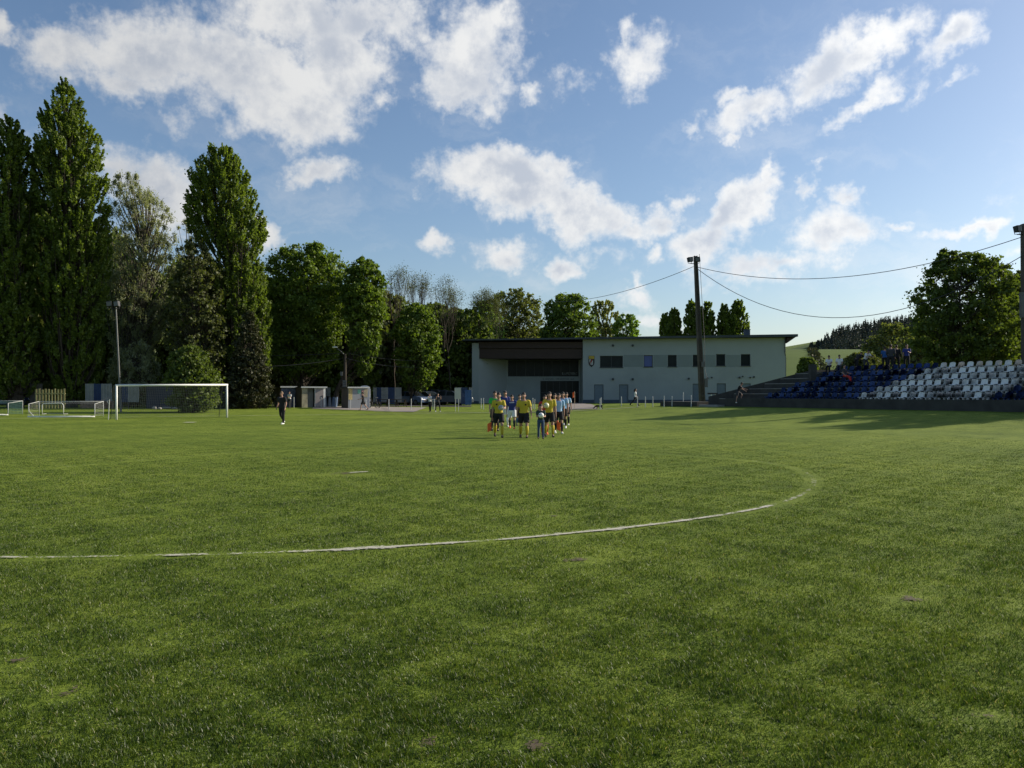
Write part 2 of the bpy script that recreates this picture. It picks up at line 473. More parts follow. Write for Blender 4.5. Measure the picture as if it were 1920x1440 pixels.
# narrow worn strip beside the chalk
def grass_mat():
    m = bpy.data.materials.new('grass'); m.use_nodes = True
    b = NB(m.node_tree)
    for n in list(b.n): b.n.remove(n)
    geo = b.new('ShaderNodeNewGeometry'); P = geo.outputs['Position']
    at_ = b.new('ShaderNodeAttribute', attribute_name='rnd')
    big = b.noise(P, 0.16, 4, 0.6); mid = b.noise(P, 1.3, 4, 0.62); fin = b.noise(P, 9.0, 4, 0.65)
    f = b.math('ADD', b.math('MULTIPLY', b.maprange(big, .3, .7), .22), b.math('MULTIPLY', b.maprange(mid, .34, .66), .26))
    f = b.math('ADD', f, b.math('MULTIPLY', b.maprange(fin, .36, .64), .50))
    base = b.ramp(f, [(0.0, (0.012, 0.029, 0.004)), (0.40, (0.045, 0.082, 0.009)), (0.72, (0.094, 0.139, 0.018)), (1.0, (0.18, 0.205, 0.046))])
    jit = b.mix(b.maprange(at_.outputs['Fac'], 0.0, 1.0, 0.0, 1.0), (0.40, 0.43, 0.38, 1), (1.72, 1.65, 1.75, 1))
    c = b.mix(1.0, base, jit, blend='MULTIPLY')
    dry = b.math('GREATER_THAN', at_.outputs['Fac'], 0.97)
    c = b.mix(dry, c, (0.32, 0.30, 0.15, 1))
    df = b.new('ShaderNodeBsdfDiffuse'); b.put(df.inputs[0], c)
    tr = b.new('ShaderNodeBsdfTranslucent'); b.put(tr.inputs[0], b.mix(1.0, c, (1.25, 1.25, .5, 1), blend='MULTIPLY'))
    gl = b.new('ShaderNodeBsdfGlossy'); gl.inputs['Roughness'].default_value = 0.42; gl.inputs[0].default_value = (1, 1, 1, 1)
    m1 = b.new('ShaderNodeMixShader'); m1.inputs[0].default_value = .38; b.l.new(df.outputs[0], m1.inputs[1]); b.l.new(tr.outputs[0], m1.inputs[2])
    m2 = b.new('ShaderNodeMixShader'); m2.inputs[0].default_value = .020; b.l.new(m1.outputs[0], m2.inputs[1]); b.l.new(gl.outputs[0], m2.inputs[2])
    o = b.new('ShaderNodeOutputMaterial'); b.l.new(m2.outputs[0], o.inputs[0])
    return m
M['grass'] = grass_mat()
def ground_mat():
    m = bpy.data.materials.new('turf_ground'); m.use_nodes = True
    b = NB(m.node_tree); bs = b.n['Principled BSDF']
    geo = b.new('ShaderNodeNewGeometry'); P = geo.outputs['Position']
    big = b.noise(P, 0.16, 4, 0.6); mid = b.noise(P, 1.3, 4, 0.62); fin = b.noise(P, 9.0, 4, 0.65); vf = b.noise(P, 40, 3, 0.7)
    f = b.math('ADD', b.math('MULTIPLY', b.maprange(big, .3, .7), .35), b.math('MULTIPLY', b.maprange(mid, .3, .7), .3))
    f = b.math('ADD', f, b.math('MULTIPLY', b.maprange(fin, .3, .7), .22)); f = b.math('ADD', f, b.math('MULTIPLY', b.maprange(vf, .3, .7), .13))
    c = b.ramp(f, [(0.0, (0.034, 0.064, 0.009)), (0.40, (0.120, 0.172, 0.017)), (0.72, (0.192, 0.246, 0.030)), (1.0, (0.25, 0.27, 0.055))])
    b.put(bs.inputs['Base Color'], c)
    bs.inputs['Roughness'].default_value = 0.9; bs.inputs['Specular IOR Level'].default_value = 0.15
    bn = b.new('ShaderNodeBump'); bn.inputs['Strength'].default_value = 0.8; bn.inputs['Distance'].default_value = 0.05
    b.put(bn.inputs['Height'], b.noise(P, 16, 5, 0.7)); b.put(bs.inputs['Normal'], bn.outputs[0])
    return m
M['ground'] = ground_mat()
M['hillfield'] = mat('hill_meadow', (0.085, 0.125, 0.028), 0.95, 0.18, 0.02, 0.0, spec=.1)

def axis_pts(lims):
    out = []
    for a, b_, st in lims: out += list(np.arange(a, b_, st))
    return np.array(sorted(set(np.round(out, 3))))
gx = axis_pts([(-3000, -400, 200), (-400, -80, 20), (-80, 80, 2), (80, 400, 10), (400, 3001, 200)])
gy = axis_pts([(-600, -60, 60), (-60, 0, 10), (0, 130, 2), (130, 800, 12), (800, 3501, 300)])
GXX, GYY = np.meshgrid(gx, gy)
GV = np.stack([GXX.ravel(), GYY.ravel(), gz(GXX, GYY).ravel()], 1)
ii = (np.arange(len(gy) - 1)[:, None] * len(gx) + np.arange(len(gx) - 1)[None, :]).ravel()
ground = mesh_np('ground', GV, np.stack([ii, ii + 1, ii + 1 + len(gx), ii + len(gx)], 1), M['ground'], smooth=True)
tag(ground, kind='structure')
hx, hy = np.arange(30, 640, 10.0), np.arange(206, 800, 9.0)
HXX, HYY = np.meshgrid(hx, hy)
hi = (np.arange(len(hy) - 1)[:, None] * len(hx) + np.arange(len(hx) - 1)[None, :]).ravel()
tag(mesh_np('hill', np.stack([HXX.ravel(), HYY.ravel(), gz(HXX, HYY).ravel() + .35], 1), np.stack([hi, hi + 1, hi + 1 + len(hx), hi + len(hx)], 1), M['hillfield'], smooth=True), kind='structure')

def seg_dist(PX, PY, poly):
    """distance to a polyline for arrays"""
    best = np.full(PX.shape, 1e9)
    for a, c in zip(poly[:-1], poly[1:]):
        dx, dy = c.x - a.x, c.y - a.y; l2 = dx * dx + dy * dy + 1e-9
        t = np.clip(((PX - a.x) * dx + (PY - a.y) * dy) / l2, 0, 1)
        best = np.minimum(best, np.hypot(PX - a.x - t * dx, PY - a.y - t * dy))
    return best

# blades
NBL = 1500000
u_ = RNG.random(NBL * 2)
D0, D1 = 3.0, 58.0
pw = 0.30   # counts ~ D^-(1-pw) : gently denser near
Dd = (D0 ** pw + u_ * (D1 ** pw - D0 ** pw)) ** (1 / pw)
Xs = (RNG.random(NBL * 2) * 2 - 1) * (0.66 * Dd + 0.6)
cdd = seg_dist(Xs, Dd, circ_s[::4] + [circ_s[0]])
half_a = pxline([(-200, 946), (0, 930), (300, 908), (560, 893)])
hdd = seg_dist(Xs, Dd, half_a)
nzv = np.array([mnoise.noise(Vector((x * 1.7, y * 1.7, 0))) for x, y in zip(Xs[:4], Dd[:4])])
wear = np.full(NBL * 2, 1.0)
# the line keeps only some blades in it
wline = np.where(Dd < 13.5, np.where(cdd < 0.06, 0.10, np.where(cdd < 0.14, 0.55, 1.0)), np.where(cdd < .06, .7, 1.0))
wline = np.where(hdd < 0.04, 0.5, wline)
for (c, rx, ry) in soil_pts:
    q = ((Xs - c.x) / (rx * 1.0)) ** 2 + ((Dd - c.y) / (ry * 1.6)) ** 2
    wline = wline * np.clip(0.12 + 0.5 * q, 0, 1)
# thin patches
ph = np.sin(Xs * 1.3 + 0.7 * np.sin(Dd * 0.9)) * np.sin(Dd * 1.1 + 1.3 * np.sin(Xs * .8))
wline = wline * (0.82 + 0.18 * ph)
uu = (Xs - CORN[0]) * NX + (Dd - CORN[1]) * NY
vv = -((Xs - CORN[0]) * DX + (Dd - CORN[1]) * DY)
ok = (RNG.random(NBL * 2) < wline) & (Dd * 1.0 < 66) & (uu < 8.3) & (vv < 0.5)
Xs = Xs[ok][:NBL]; Dd = Dd[ok][:NBL]; n = len(Xs)
cdd = cdd[ok][:NBL]
sc_ = np.clip(Dd / 8.0, 0.85, 6.0) ** 0.7
hgt = (0.017 + 0.020 * RNG.random(n)) * (0.72 + 0.18 * np.sin(Xs * 5.3 + 2 * np.sin(Dd * 4.1)) + 0.16 * np.sin(Xs * 13.0 + 3 * np.sin(Dd * 9.0) + Dd * 7)) * np.clip(1.25 - Dd / 34.0, .30, 1.05)
hgt *= np.where(cdd < 0.18, 0.5, 1.0)
wid = (0.0013 + 0.0019 * RNG.random(n)) * sc_
an = RNG.random(n) * 2 * np.pi
lean = (0.25 + 0.75 * RNG.random(n)) * hgt * 1.0
la = RNG.random(n) * 2 * np.pi
Z0 = gz(Xs, Dd) - 0.002
wx, wy = np.cos(an) * wid, np.sin(an) * wid
lx, ly = np.cos(la) * lean, np.sin(la) * lean
V = np.zeros((n, 5, 3), np.float32)
V[:, 0] = np.stack([Xs - wx, Dd - wy, Z0], 1); V[:, 1] = np.stack([Xs + wx, Dd + wy, Z0], 1)
V[:, 2] = np.stack([Xs + wx * .8 + lx * .35, Dd + wy * .8 + ly * .35, Z0 + hgt * .6], 1)
V[:, 3] = np.stack([Xs - wx * .8 + lx * .35, Dd - wy * .8 + ly * .35, Z0 + hgt * .6], 1)
V[:, 4] = np.stack([Xs + lx, Dd + ly, Z0 + hgt], 1)
bi = np.arange(n) * 5
Fq = np.stack([bi, bi + 1, bi + 2, bi + 3], 1)
rn = RNG.random(n).astype(np.float32)
# quads and tip triangles as degenerate-free quad list: tip made of a second quad folded to a point pair
V2 = np.concatenate([V.reshape(-1, 3), (V[:, 4] + np.stack([wx * .15, wy * .15, 0 * wx], 1)).astype(np.float32)])
Ft = np.stack([bi + 3, bi + 2, n * 5 + np.arange(n), bi + 4], 1)
g = mesh_np('grass', V2, np.concatenate([Fq, Ft]), M['grass'], attrs={'rnd': np.concatenate([rn, rn])})
tag(g, 'short mown green turf covering the whole football pitch', 'grass', kind='stuff')

def chalk_mat():
    m = bpy.data.materials.new('chalk'); m.use_nodes = True; b = NB(m.node_tree); bs = b.n['Principled BSDF']
    geo = b.new('ShaderNodeNewGeometry'); P = geo.outputs['Position']
    bs.inputs['Base Color'].default_value = (0.46, 0.44, 0.35, 1); bs.inputs['Roughness'].default_value = 0.95
    at_ = b.new('ShaderNodeAttribute', attribute_name='rnd')
    v = b.math('ADD', b.math('MULTIPLY', b.noise(P, 34, 4, 0.8), .62), b.math('MULTIPLY', b.noise(P, 4.0, 4, 0.7), .38))
    v = b.math('ADD', v, b.math('MULTIPLY', b.math('SUBTRACT', b.noise(P, 0.9, 3, 0.6), .5), 0.35))
    b.put(bs.inputs['Alpha'], b.math('GREATER_THAN', b.math('ADD', v, at_.outputs['Fac']), 1.0))
    return m
M['chalk'] = chalk_mat()
def ribbon(name, pts, hw, strength, closed=False, lift=None):
    """flat chalk line on the turf; strength(i) 0..1"""
    P = list(pts); m_ = len(P); V = []; Fs = []; A = []
    for i, p in enumerate(P):
        a = P[(i - 1) % m_] if (closed or i > 0) else P[i]; c = P[(i + 1) % m_] if (closed or i < m_ - 1) else P[i]
        d = Vector((c.x - a.x, c.y - a.y, 0)).normalized(); nn = Vector((-d.y, d.x, 0))
        j = 0.018 * mnoise.noise(Vector((p.x * 1.5, p.y * 1.5, 3)))
        h = hw * (1 + 0.45 * mnoise.noise(Vector((p.x * .8, p.y * .8, 9))))
        for s_ in (-1.5, -.6, .6, 1.5):
            q = p + nn * (s_ * h + j); V.append((q.x, q.y, G(q.x, q.y) + (lift or .014 + .010 * min(max((q.y - 9) / 16, 0), 1))))
    for i in range(m_ if closed else m_ - 1):
        k = (i + 1) % m_
        for e_ in range(3):
            Fs.append((4 * i + e_, 4 * k + e_, 4 * k + e_ + 1, 4 * i + e_ + 1)); A.append(strength(i / m_) - (0 if e_ == 1 else .115))
    o = mesh_np(name, V, Fs, M['chalk'], attrs={'rnd': A})
    return tag(o, kind='structure')
NPC = len(circ_s)
def cstr(t):
    i = t * len(circ)
    if i < 7.2: return 0.49 + (0.07 if 2.6 < i < 6.2 else 0)
    if i < 12: return 0.47 - 0.018 * (i - 7.2)
    if i < 19: return 0.31
    return 0.40
ribbon('centre_circle_line', circ_s, 0.066, cstr, closed=True)
ribbon('halfway_line', catmull(half_a + [gnd(640, 888.5), gnd(690, 885.5)], False, 8), 0.05, lambda t: 0.62 if t > .82 else 0.33)
gl0 = touch(-67, 0); gl1 = touch(0, 0)
ribbon('goal_line', [gl0.lerp(gl1, i / 60) for i in range(61)], 0.06, lambda t: 0.6, lift=0.06)
GC = touch(-33.7, 0)
def box_line(w_, d_):
    a, b_, c, d = touch(-33.7 - w_, 0), touch(-33.7 - w_, -d_), touch(-33.7 + w_, -d_), touch(-33.7 + w_, 0)
    out = []
    for p, q in ((a, b_), (b_, c), (c, d)): out += [p.lerp(q, i / 25) for i in range(25)]
    return out
ribbon('penalty_area_line', box_line(20.15, 16.5), 0.05, lambda t: 0.34, lift=0.06)
ribbon('penalty_spot_mark', [gnd(346, 793.5), gnd(366, 793.5)], 0.22, lambda t: 0.8, lift=0.06)
tl = [touch(0, 0).lerp(touch(0, -60), i / 60) for i in range(61)]
ribbon('touch_line', tl, 0.05, lambda t: 0.30, lift=0.06)

M['soil'] = chalk_mat(); M['soil'].name = 'bare_soil'
_bs = M['soil'].node_tree.nodes['Principled BSDF']; _bs.inputs['Base Color'].default_value = (0.085, 0.062, 0.034, 1)
def soil_patch(c, rx, ry, k):
    """ragged worn spot: solid in the middle, breaking up outward"""
    N = 24; V = []; Fs = []; A = []
    rings = (.0, .3, .6, .9, 1.3)
    for q_ in rings:
        for i in range(N):
            a = 2 * math.pi * i / N; q = q_ * (0.75 + 0.6 * mnoise.noise(Vector((math.cos(a) * 1.6 + k * 3.1, math.sin(a) * 1.6, k))))
            x = c.x + math.cos(a) * rx * q; y = c.y + math.sin(a) * ry * q * 1.3
            V.append((x, y, G(x, y) + 0.010))
    for j in range(len(rings) - 1):
        for i in range(N):
            a, b_ = j * N + i, j * N + (i + 1) % N
            Fs.append((a, b_, b_ + N, a + N)); A.append((.53, .48, .42, .36)[j])
    tag(mesh_np('bare_soil', V, Fs, M['soil'], attrs={'rnd': A}), kind='structure')
for k, (c, rx, ry) in enumerate(soil_pts): soil_patch(c, rx, ry, k)

def sheet(name, pts, mat_, lift, n=14, m_=6):
    """quad patch between 4 ground corners, draped"""
    a, b_, c, d = [Vector((p[0], p[1], 0)) for p in pts]
    V = []; Fs = []
    for j in range(m_ + 1):
        for i in range(n + 1):
            q = a.lerp(b_, i / n).lerp(d.lerp(c, i / n), j / m_)
            V.append((q.x, q.y, G(q.x, q.y) + lift))
    for j in range(m_):
        for i in range(n):
            k = j * (n + 1) + i; Fs.append((k, k + 1, k + n + 2, k + n + 1))
    return tag(mesh_np(name, V, Fs, mat_), kind='structure')
# paved apron in front of the sheds and the way to the entrance
sheet('path', [at(585, 76.5), at(775, 71.5), at(800, 82), at(590, 84)], M['paving'], 0.03, 40, 8)
sheet('paved_way', [at(1062, 73.0), at(1122, 72.0), at(1092, 99.2), at(1000, 99.2)], M['paving'], 0.035, 8, 30)
sheet('kerb', [at(700, 71.6), at(1200, 70.2), at(1200, 70.5), at(700, 71.9)], M['concrete'], 0.045, 60, 1)
sheet('road', [at(600, 86), at(884, 84.5), at(884, 88), at(600, 90)], M['darkconc'], 0.03, 40, 4)

# ------------------------------------------------------------------ trees
def np_tubes(paths, n=5):
    """paths: list of (pts array (m,3), radii (m,)) -> V,F"""
    Vs = []; Fs = []; off = 0
    for pts, rad in paths:
        pts = np.asarray(pts, float); rad = np.asarray(rad, float); m_ = len(pts)
        d = np.gradient(pts, axis=0); d /= np.linalg.norm(d, axis=1)[:, None] + 1e-9
        ref = np.array([1.0, 0.13, 0.07]) if abs(d[0][0]) < .8 else np.array([0.1, 1.0, 0.05])
        u = ref - d * (d @ ref)[:, None]; u /= np.linalg.norm(u, axis=1)[:, None] + 1e-9
        v = np.cross(d, u)
        a = 2 * np.pi * np.arange(n) / n
        ring = pts[:, None, :] + (u[:, None, :] * np.cos(a)[None, :, None] + v[:, None, :] * np.sin(a)[None, :, None]) * rad[:, None, None]
        Vs.append(ring.reshape(-1, 3))
        i = np.arange(m_ - 1)[:, None] * n; k = np.arange(n)[None, :]; k2 = (k + 1) % n
        Fs.append(np.stack([i + k, i + k2, i + n + k2, i + n + k], -1).reshape(-1, 4) + off)
        off += m_ * n
    return np.concatenate(Vs), np.concatenate(Fs)

def leaves(C, size, rng, aspect=0.6, up=0.3, outdir=None, clump_r=None, droop=0.0):
    """leaf quads: kite shapes round centres C"""
    n = len(C)
    ax = rng.normal(size=(n, 3))
    if outdir is not None: ax = ax * 0.75 + outdir * 0.7
    ax[:, 2] += up - droop
    ax /= np.linalg.norm(ax, axis=1)[:, None] + 1e-9
    t = rng.normal(size=(n, 3)); sd = np.cross(ax, t); sd /= np.linalg.norm(sd, axis=1)[:, None] + 1e-9
    s = size * (0.6 + 0.8 * rng.random(n))
    a = ax * s[:, None]; b = sd * (s * aspect * .5)[:, None]
    nn = np.cross(ax, sd) * (s * 0.12)[:, None]
    V = np.stack([C - a * .5, C + b - a * .05 + nn, C + a * .5, C - b - a * .05 + nn], 1).reshape(-1, 3)
    Fq = np.arange(n * 4).reshape(n, 4)
    r = rng.random(n) * 0.55
    if clump_r is not None: r = r + clump_r * 0.45
    return V, Fq, r

def interp_prof(prof, z):
    zs = np.array([p[0] for p in prof]); cs = np.array([p[1] for p in prof]); rs = np.array([p[2] for p in prof])
    o = np.argsort(zs)
    return np.interp(z, zs[o], cs[o]), np.interp(z, zs[o], rs[o])

TREE_N = [0]
def tree(name, label, cat, Y, base_px, prof_px, kind, leafm, nclump=120, nleaf=20000, lsize=0.22, trunk_r=None,
         depth=0.85, group=None, trunk_top=0.75, trunk_px=None, seed=None, bark='bark', clump=0.17, stems=1, rag=None, gap=None):
    TREE_N[0] += 1
    if kind == 'poplar': nclump = int(nclump * 4.5); clump *= .46
    elif kind == 'broad': nclump = int(nclump * 3.6); clump *= .60
    elif kind == 'willow': nclump = int(nclump * 2.0); clump *= .75
    rng = np.random.default_rng(seed if seed is not None else 100 + TREE_N[0])
    X0 = (base_px - 960) / F * Y; z0 = G(X0, Y)
    k = Y / F
    prof = [(EYE + (HZ - p[0]) * k - z0, ((p[1] + p[2]) / 2 - base_px) * k, max(abs(p[2] - p[1]) / 2 * k, .05)) for p in prof_px]
    zt = max(p[0] for p in prof); zb = max(min(p[0] for p in prof), 0.1)
    Rm = max(p[2] for p in prof)
    root = empty(name, (X0, Y, z0), label, cat, group)
    paths = []
    tr = trunk_r or zt * 0.017 + 0.06
    # trunk
    for s_ in range(stems):
        lean = rng.normal(size=2) * .02 * zt
        m_ = 9; t = np.linspace(0, 1, m_); zz = t * zt * trunk_top
        cx, _ = interp_prof(prof, zz)
        cx = cx * np.clip(t * 1.6 - .15, 0, 1)
        wob = np.cumsum(rng.normal(size=(m_, 2)) * .018 * zt * trunk_top / m_ * 3, axis=0) * .5
        off = (rng.random(2) - .5) * (0.9 * Rm if stems > 1 else 0) 
        pts = np.stack([cx + wob[:, 0] + off[0] * (.3 + t), wob[:, 1] + off[1] * (.3 + t), zz - 0.1 * (t == 0)], 1)
        rad = tr * (1 - t * .82) * (1 + .5 * np.exp(-t * 14)) / (1 if stems == 1 else 1.5)
        paths.append((pts, rad))
    main = paths[0][0]
    # clump centres
    C = []
    tries = 0
    while len(C) < nclump and tries < nclump * 30:
        tries += 1
        z = zb + (zt - zb) * rng.random()
        c, r = interp_prof(prof, z)
        if rng.random() > (r / Rm) ** 1.0 + 0.06: continue
        q = rng.random() ** (0.5 if kind == 'poplar' else 0.42)
        rr = (r * .93 if kind == 'poplar' else max(r - clump * (.5 * Rm + .5 * r) * .40, r * .45)) * q
        a = rng.random() * 2 * np.pi
        C.append((c + rr * np.cos(a), rr * np.sin(a) * depth, z, q, a))
    C = np.array(C); nc = len(C)
    ctr = np.stack([interp_prof(prof, C[:, 2])[0], np.zeros(nc)], 1)
    outd = np.stack([C[:, 0] - ctr[:, 0], C[:, 1] - ctr[:, 1]], 1)
    outd /= np.linalg.norm(outd, axis=1)[:, None] + 1e-6
    # limbs to the clumps
    for i in range(nc):
        if (kind == 'poplar' and i % 6) or (kind == 'broad' and i % 2): continue
        z = C[i, 2]; rise = {'poplar': .30, 'willow': .22}.get(kind, .16) * zt
        za = np.clip(z - rise * (.5 + rng.random()), zb * .4 if kind != 'poplar' else .06 * zt, zt * trunk_top * .97)
        mt = paths[rng.integers(stems)][0]
        st = np.array([np.interp(za, mt[:, 2], mt[:, 0]), np.interp(za, mt[:, 2], mt[:, 1]), za])
        en = C[i, :3]
        t = np.linspace(0, 1, 5)[:, None]
        mid = (st + en) / 2 + np.array([outd[i, 0], outd[i, 1], 0]) * .12 * Rm * (1 if kind != 'poplar' else 1.6) + rng.normal(size=3) * .03 * Rm
        if kind == 'poplar': mid[2] -= .06 * zt
        pts = (1 - t) ** 2 * st + 2 * t * (1 - t) * mid + t ** 2 * en
        r0 = tr * (.10 + .10 * rng.random()) * (1 - .6 * za / zt) + .01
        paths.append((pts, np.linspace(r0, max(.012, r0 * .2), 5)))
    V, Fq = np_tubes(paths, 5)
    mesh_np('trunk', V, Fq, M[bark], root, smooth=True)
    # leaves
    if nleaf:
        wgt = 0.6 + 0.8 * rng.random(nc); wgt /= wgt.sum()
        idx = rng.choice(nc, nleaf, p=wgt)
        cr = clump * (.45 * Rm + .55 * interp_prof(prof, C[:, 2])[1]) * np.clip(np.exp(rng.normal(size=nc) * .45) * .9, .35, 2.2)
        d = rng.normal(size=(nleaf, 3)); d /= np.linalg.norm(d, axis=1)[:, None]
        rad = cr[idx] * np.abs(rng.normal(size=nleaf)) * .72
        loose = rng.random(nleaf) < .22; rad = np.where(loose, rad * 2.0, rad)
        O = np.zeros((nleaf, 3)); O[:, :2] = outd[idx]
        if kind == 'poplar':
            # ascending spindles
            axd = O * .42 + np.array([0, 0, 1.0]); axd /= np.linalg.norm(axd, axis=1)[:, None]
            sl_ = (rng.random(nleaf) - .45) * 2
            ln = np.clip(cr[idx] * 2.6, .8, 2.2)
            P = C[idx, :3] + axd * (sl_ * ln * .5)[:, None] + d * (cr[idx] * (.62 + .9 * loose) * (1.1 - np.abs(sl_) * .8) * rng.random(nleaf) ** .6)[:, None]
            LV, LF, rr = leaves(P, lsize, rng, .7, .5, O * .5, rng.random(nc)[idx])
        elif kind == 'willow':
            drop = rng.random(nleaf) ** .8 * cr[idx] * 1.5
            P = C[idx, :3] + d * rad[:, None] * np.array([.75, .75, .5]); P[:, 2] -= drop
            LV, LF, rr = leaves(P, lsize, rng, .28, 0, O * .4, rng.random(nc)[idx], droop=.9)
        else:
            P = C[idx, :3] + d * rad[:, None] * np.array([1, 1, .72])
            LV, LF, rr = leaves(P, lsize, rng, .75, .0, O * .3, rng.random(nc)[idx])
        keep = np.ones(len(P), bool)
        c_, r_ = interp_prof(prof, P[:, 2])
        hh = np.hypot(P[:, 0] - c_, P[:, 1] / depth); th_ = np.arctan2(P[:, 1], P[:, 0] - c_); ph = rng.random(3) * 6.28; rag = rag or (.085 if kind == 'poplar' else .12)
        keep &= (hh < r_ * (1.02 + .18 * rng.random(len(P)) + rag * (np.sin(P[:, 2] * 1.7 + 3 * th_ + ph[0]) + .8 * np.sin(P[:, 2] * 3.4 - 5 * th_ + ph[1]) + .6 * np.sin(P[:, 2] * 6.5 + 9 * th_ + ph[2]))))
        keep &= ~((rng.random(len(P)) < .75) & (np.sin(P[:, 0] * 1.9 + ph[0]) * np.sin(P[:, 2] * 2.3 + ph[1]) * np.sin(P[:, 1] * 1.7 + ph[2]) > (gap or (.50 if kind == 'poplar' else .42)))) & (P[:, 2] > .05) & (P[:, 2] < zt * 1.02)
        LV = LV.reshape(-1, 4, 3)[keep].reshape(-1, 3); LF = np.arange(len(LV)).reshape(-1, 4)
        mesh_np('crown', LV, LF, L[leafm], root, attrs={'rnd': rr[keep]})
    return root

def bare_tree(label, Y, base_px, top_py, half_px, seed, leafm='brown', nleaf=1800, spread=.62, group=None, fork=.35):
    """open crown of fine twigs with only a few small leaves"""
    rng = np.random.default_rng(seed)
    X0 = (base_px - 960) / F * Y; z0 = G(X0, Y); Hh = EYE + (HZ - top_py) * Y / F - z0; Rm = half_px * Y / F
    root = empty('tree', (X0, Y, z0), label, 'tree', group)
    paths = []; tips = []
    def grow(p, d, ln, r, lv):
        m_ = 4; pts = [p]; q = p.copy(); dd = d.copy()
        for _ in range(m_ - 1):
            dd = dd + rng.normal(size=3) * .12; dd[2] += .06 if lv > 0 else 0; dd /= np.linalg.norm(dd)
            q = q + dd * ln / (m_ - 1); pts.append(q.copy())
        paths.append((np.array(pts), np.linspace(r, max(r * .62, .014), m_)))
        if lv >= 6 or r < .015: tips.append(q); return
        kids = 3 if (lv < 5 and rng.random() < .65) else 2
        for i in range(kids):
            a = rng.random() * 2 * np.pi; sp = spread * (.5 + .8 * rng.random()) * (1 if i else .45)
            e = dd + np.array([np.cos(a) * sp, np.sin(a) * sp, .22])
            hx = q[0] / Rm; hy = q[1] / Rm
            e -= np.array([hx, hy, 0]) * .10
            e /= np.linalg.norm(e)
            grow(q, e, ln * (.74 + .16 * rng.random()), r * (.74 if i == 0 else .55), lv + 1)
    grow(np.array([0, 0, -.1]), np.array([0, 0, 1.0]), Hh * fork, .012 * Hh + .05, 0)
    V, Fq = np_tubes(paths, 4)
    top = V[:, 2].max(); V *= np.array([1, 1, Hh / top])
    wx_ = np.percentile(np.abs(V[:, 0]), 99.5); fx = min(1.5, Rm / wx_); V[:, 0] *= fx; V[:, 1] *= fx
    mesh_np('trunk', V, Fq, M['bark'], root, smooth=True)
    T = np.array(tips) * np.array([fx, fx, Hh / top])
    P = T[rng.integers(len(T), size=nleaf)] + rng.normal(size=(nleaf, 3)) * .28
    LV, LF, rr = leaves(P, .13, rng, .5, 0)
    mesh_np('crown', LV, LF, L[leafm], root, attrs={'rnd': rr})
    return root

G1 = 'tall poplars on the left'
tree('poplar_tree', 'tall dark poplar cut by the left edge of the photo', 'tree', 73, 28,
     [(225,5,30),(260,-20,55),(330,-45,62),(450,-60,66),(560,-60,72),(700,-50,74),(742,-20,60)], 'poplar', 'poplar', 270, 110000, .25, trunk_top=.9, group=G1, clump=.20, trunk_r=.5)
tree('poplar_tree', 'tallest poplar, full crown reaching down to the fence at the left', 'tree', 75, 128,
     [(153,114,128),(185,92,150),(220,70,166),(260,66,190),(330,58,202),(400,48,212),(450,58,210),(520,62,206),(620,70,200),(700,92,192),(745,112,165)], 'poplar', 'poplar', 380, 190000, .22, trunk_top=.92, group=G1, clump=.17, trunk_r=.55)
tree('poplar_tree', 'poplar with a tall oval crown rising behind the goal', 'tree', 80, 440,
     [(279,392,432),(300,370,452),(330,358,472),(365,352,480),(400,346,494),(435,350,503),(455,368,502),(480,382,486),(520,378,502),(600,390,510),(680,400,512),(745,420,500)], 'poplar', 'poplar', 340, 150000, .22, trunk_top=.9, group=G1, clump=.19, trunk_r=.5)
tree('willow_tree', 'pale grey-green willow with a see-through crown between the two poplars', 'tree', 82, 232,
     [(322,224,258),(345,205,290),(400,193,325),(450,190,340),(520,190,350),(600,198,335),(660,205,300)], 'willow', 'willow', 150, 42000, .24, trunk_top=.72, clump=.22, bark='barklight', stems=1, trunk_r=.55)
tree('willow_tree', 'smaller pale willow left of the oval poplar', 'tree', 84, 352,
     [(410,335,362),(440,326,378),(500,322,384),(600,318,384),(660,330,380)], 'willow', 'willow', 60, 8000, .30, clump=.26, bark='barklight')
tree('shrub', 'grey-green willow shrub beside the floodlight mast', 'shrub', 77, 248,
     [(638,225,272),(660,208,292),(690,200,302),(720,204,300),(752,214,290)], 'willow', 'willow', 60, 15000, .26, clump=.24, trunk_top=.5, trunk_r=.12, stems=3)
tree('tree', 'thin brownish tree in young leaf behind the goal', 'tree', 77, 368,
     [(452,350,384),(500,326,410),(560,310,420),(620,306,424),(690,318,422),(725,335,405)], 'broad', 'brown', 130, 20000, .24, clump=.2, trunk_top=.85, trunk_r=.2)
tree('shrub', 'bright green bush growing right behind the goal', 'shrub', 67, 362,
     [(648,346,366),(664,322,392),(690,316,400),(712,304,416),(735,326,410),(752,314,414),(769,340,396)], 'broad', 'mid', 110, 30000, .20, clump=.26, trunk_top=.6, trunk_r=.10, stems=4)
tree('yew_tree', 'dark evergreen with drooping sprays left of the sheds', 'tree', 76, 470,
     [(585,458,474),(640,440,492),(700,424,508),(735,414,514),(764,408,512)], 'broad', 'yew', 130, 30000, .22, clump=.2, trunk_top=.9, trunk_r=.2)
tree('maple_tree', 'broad dense maple with leafy clumps above the sheds', 'tree', 88, 567,
     [(460,552,606),(472,510,632),(500,492,652),(540,486,655),(590,484,652),(640,494,640),(680,506,628),(702,525,600)], 'broad', 'maple', 150, 88000, .27, clump=.20, trunk_top=.7, trunk_r=.3, rag=.17, gap=.33)
tree('maple_tree', 'leafy maple with a leaning trunk behind the lamp pole', 'tree', 86, 628,
     [(482,676,692),(505,642,716),(540,636,722),(590,640,724),(640,652,714),(680,662,704),(702,672,694)], 'broad', 'maple', 110, 62000, .27, clump=.22, trunk_top=.75, trunk_r=.28, rag=.17, gap=.33)
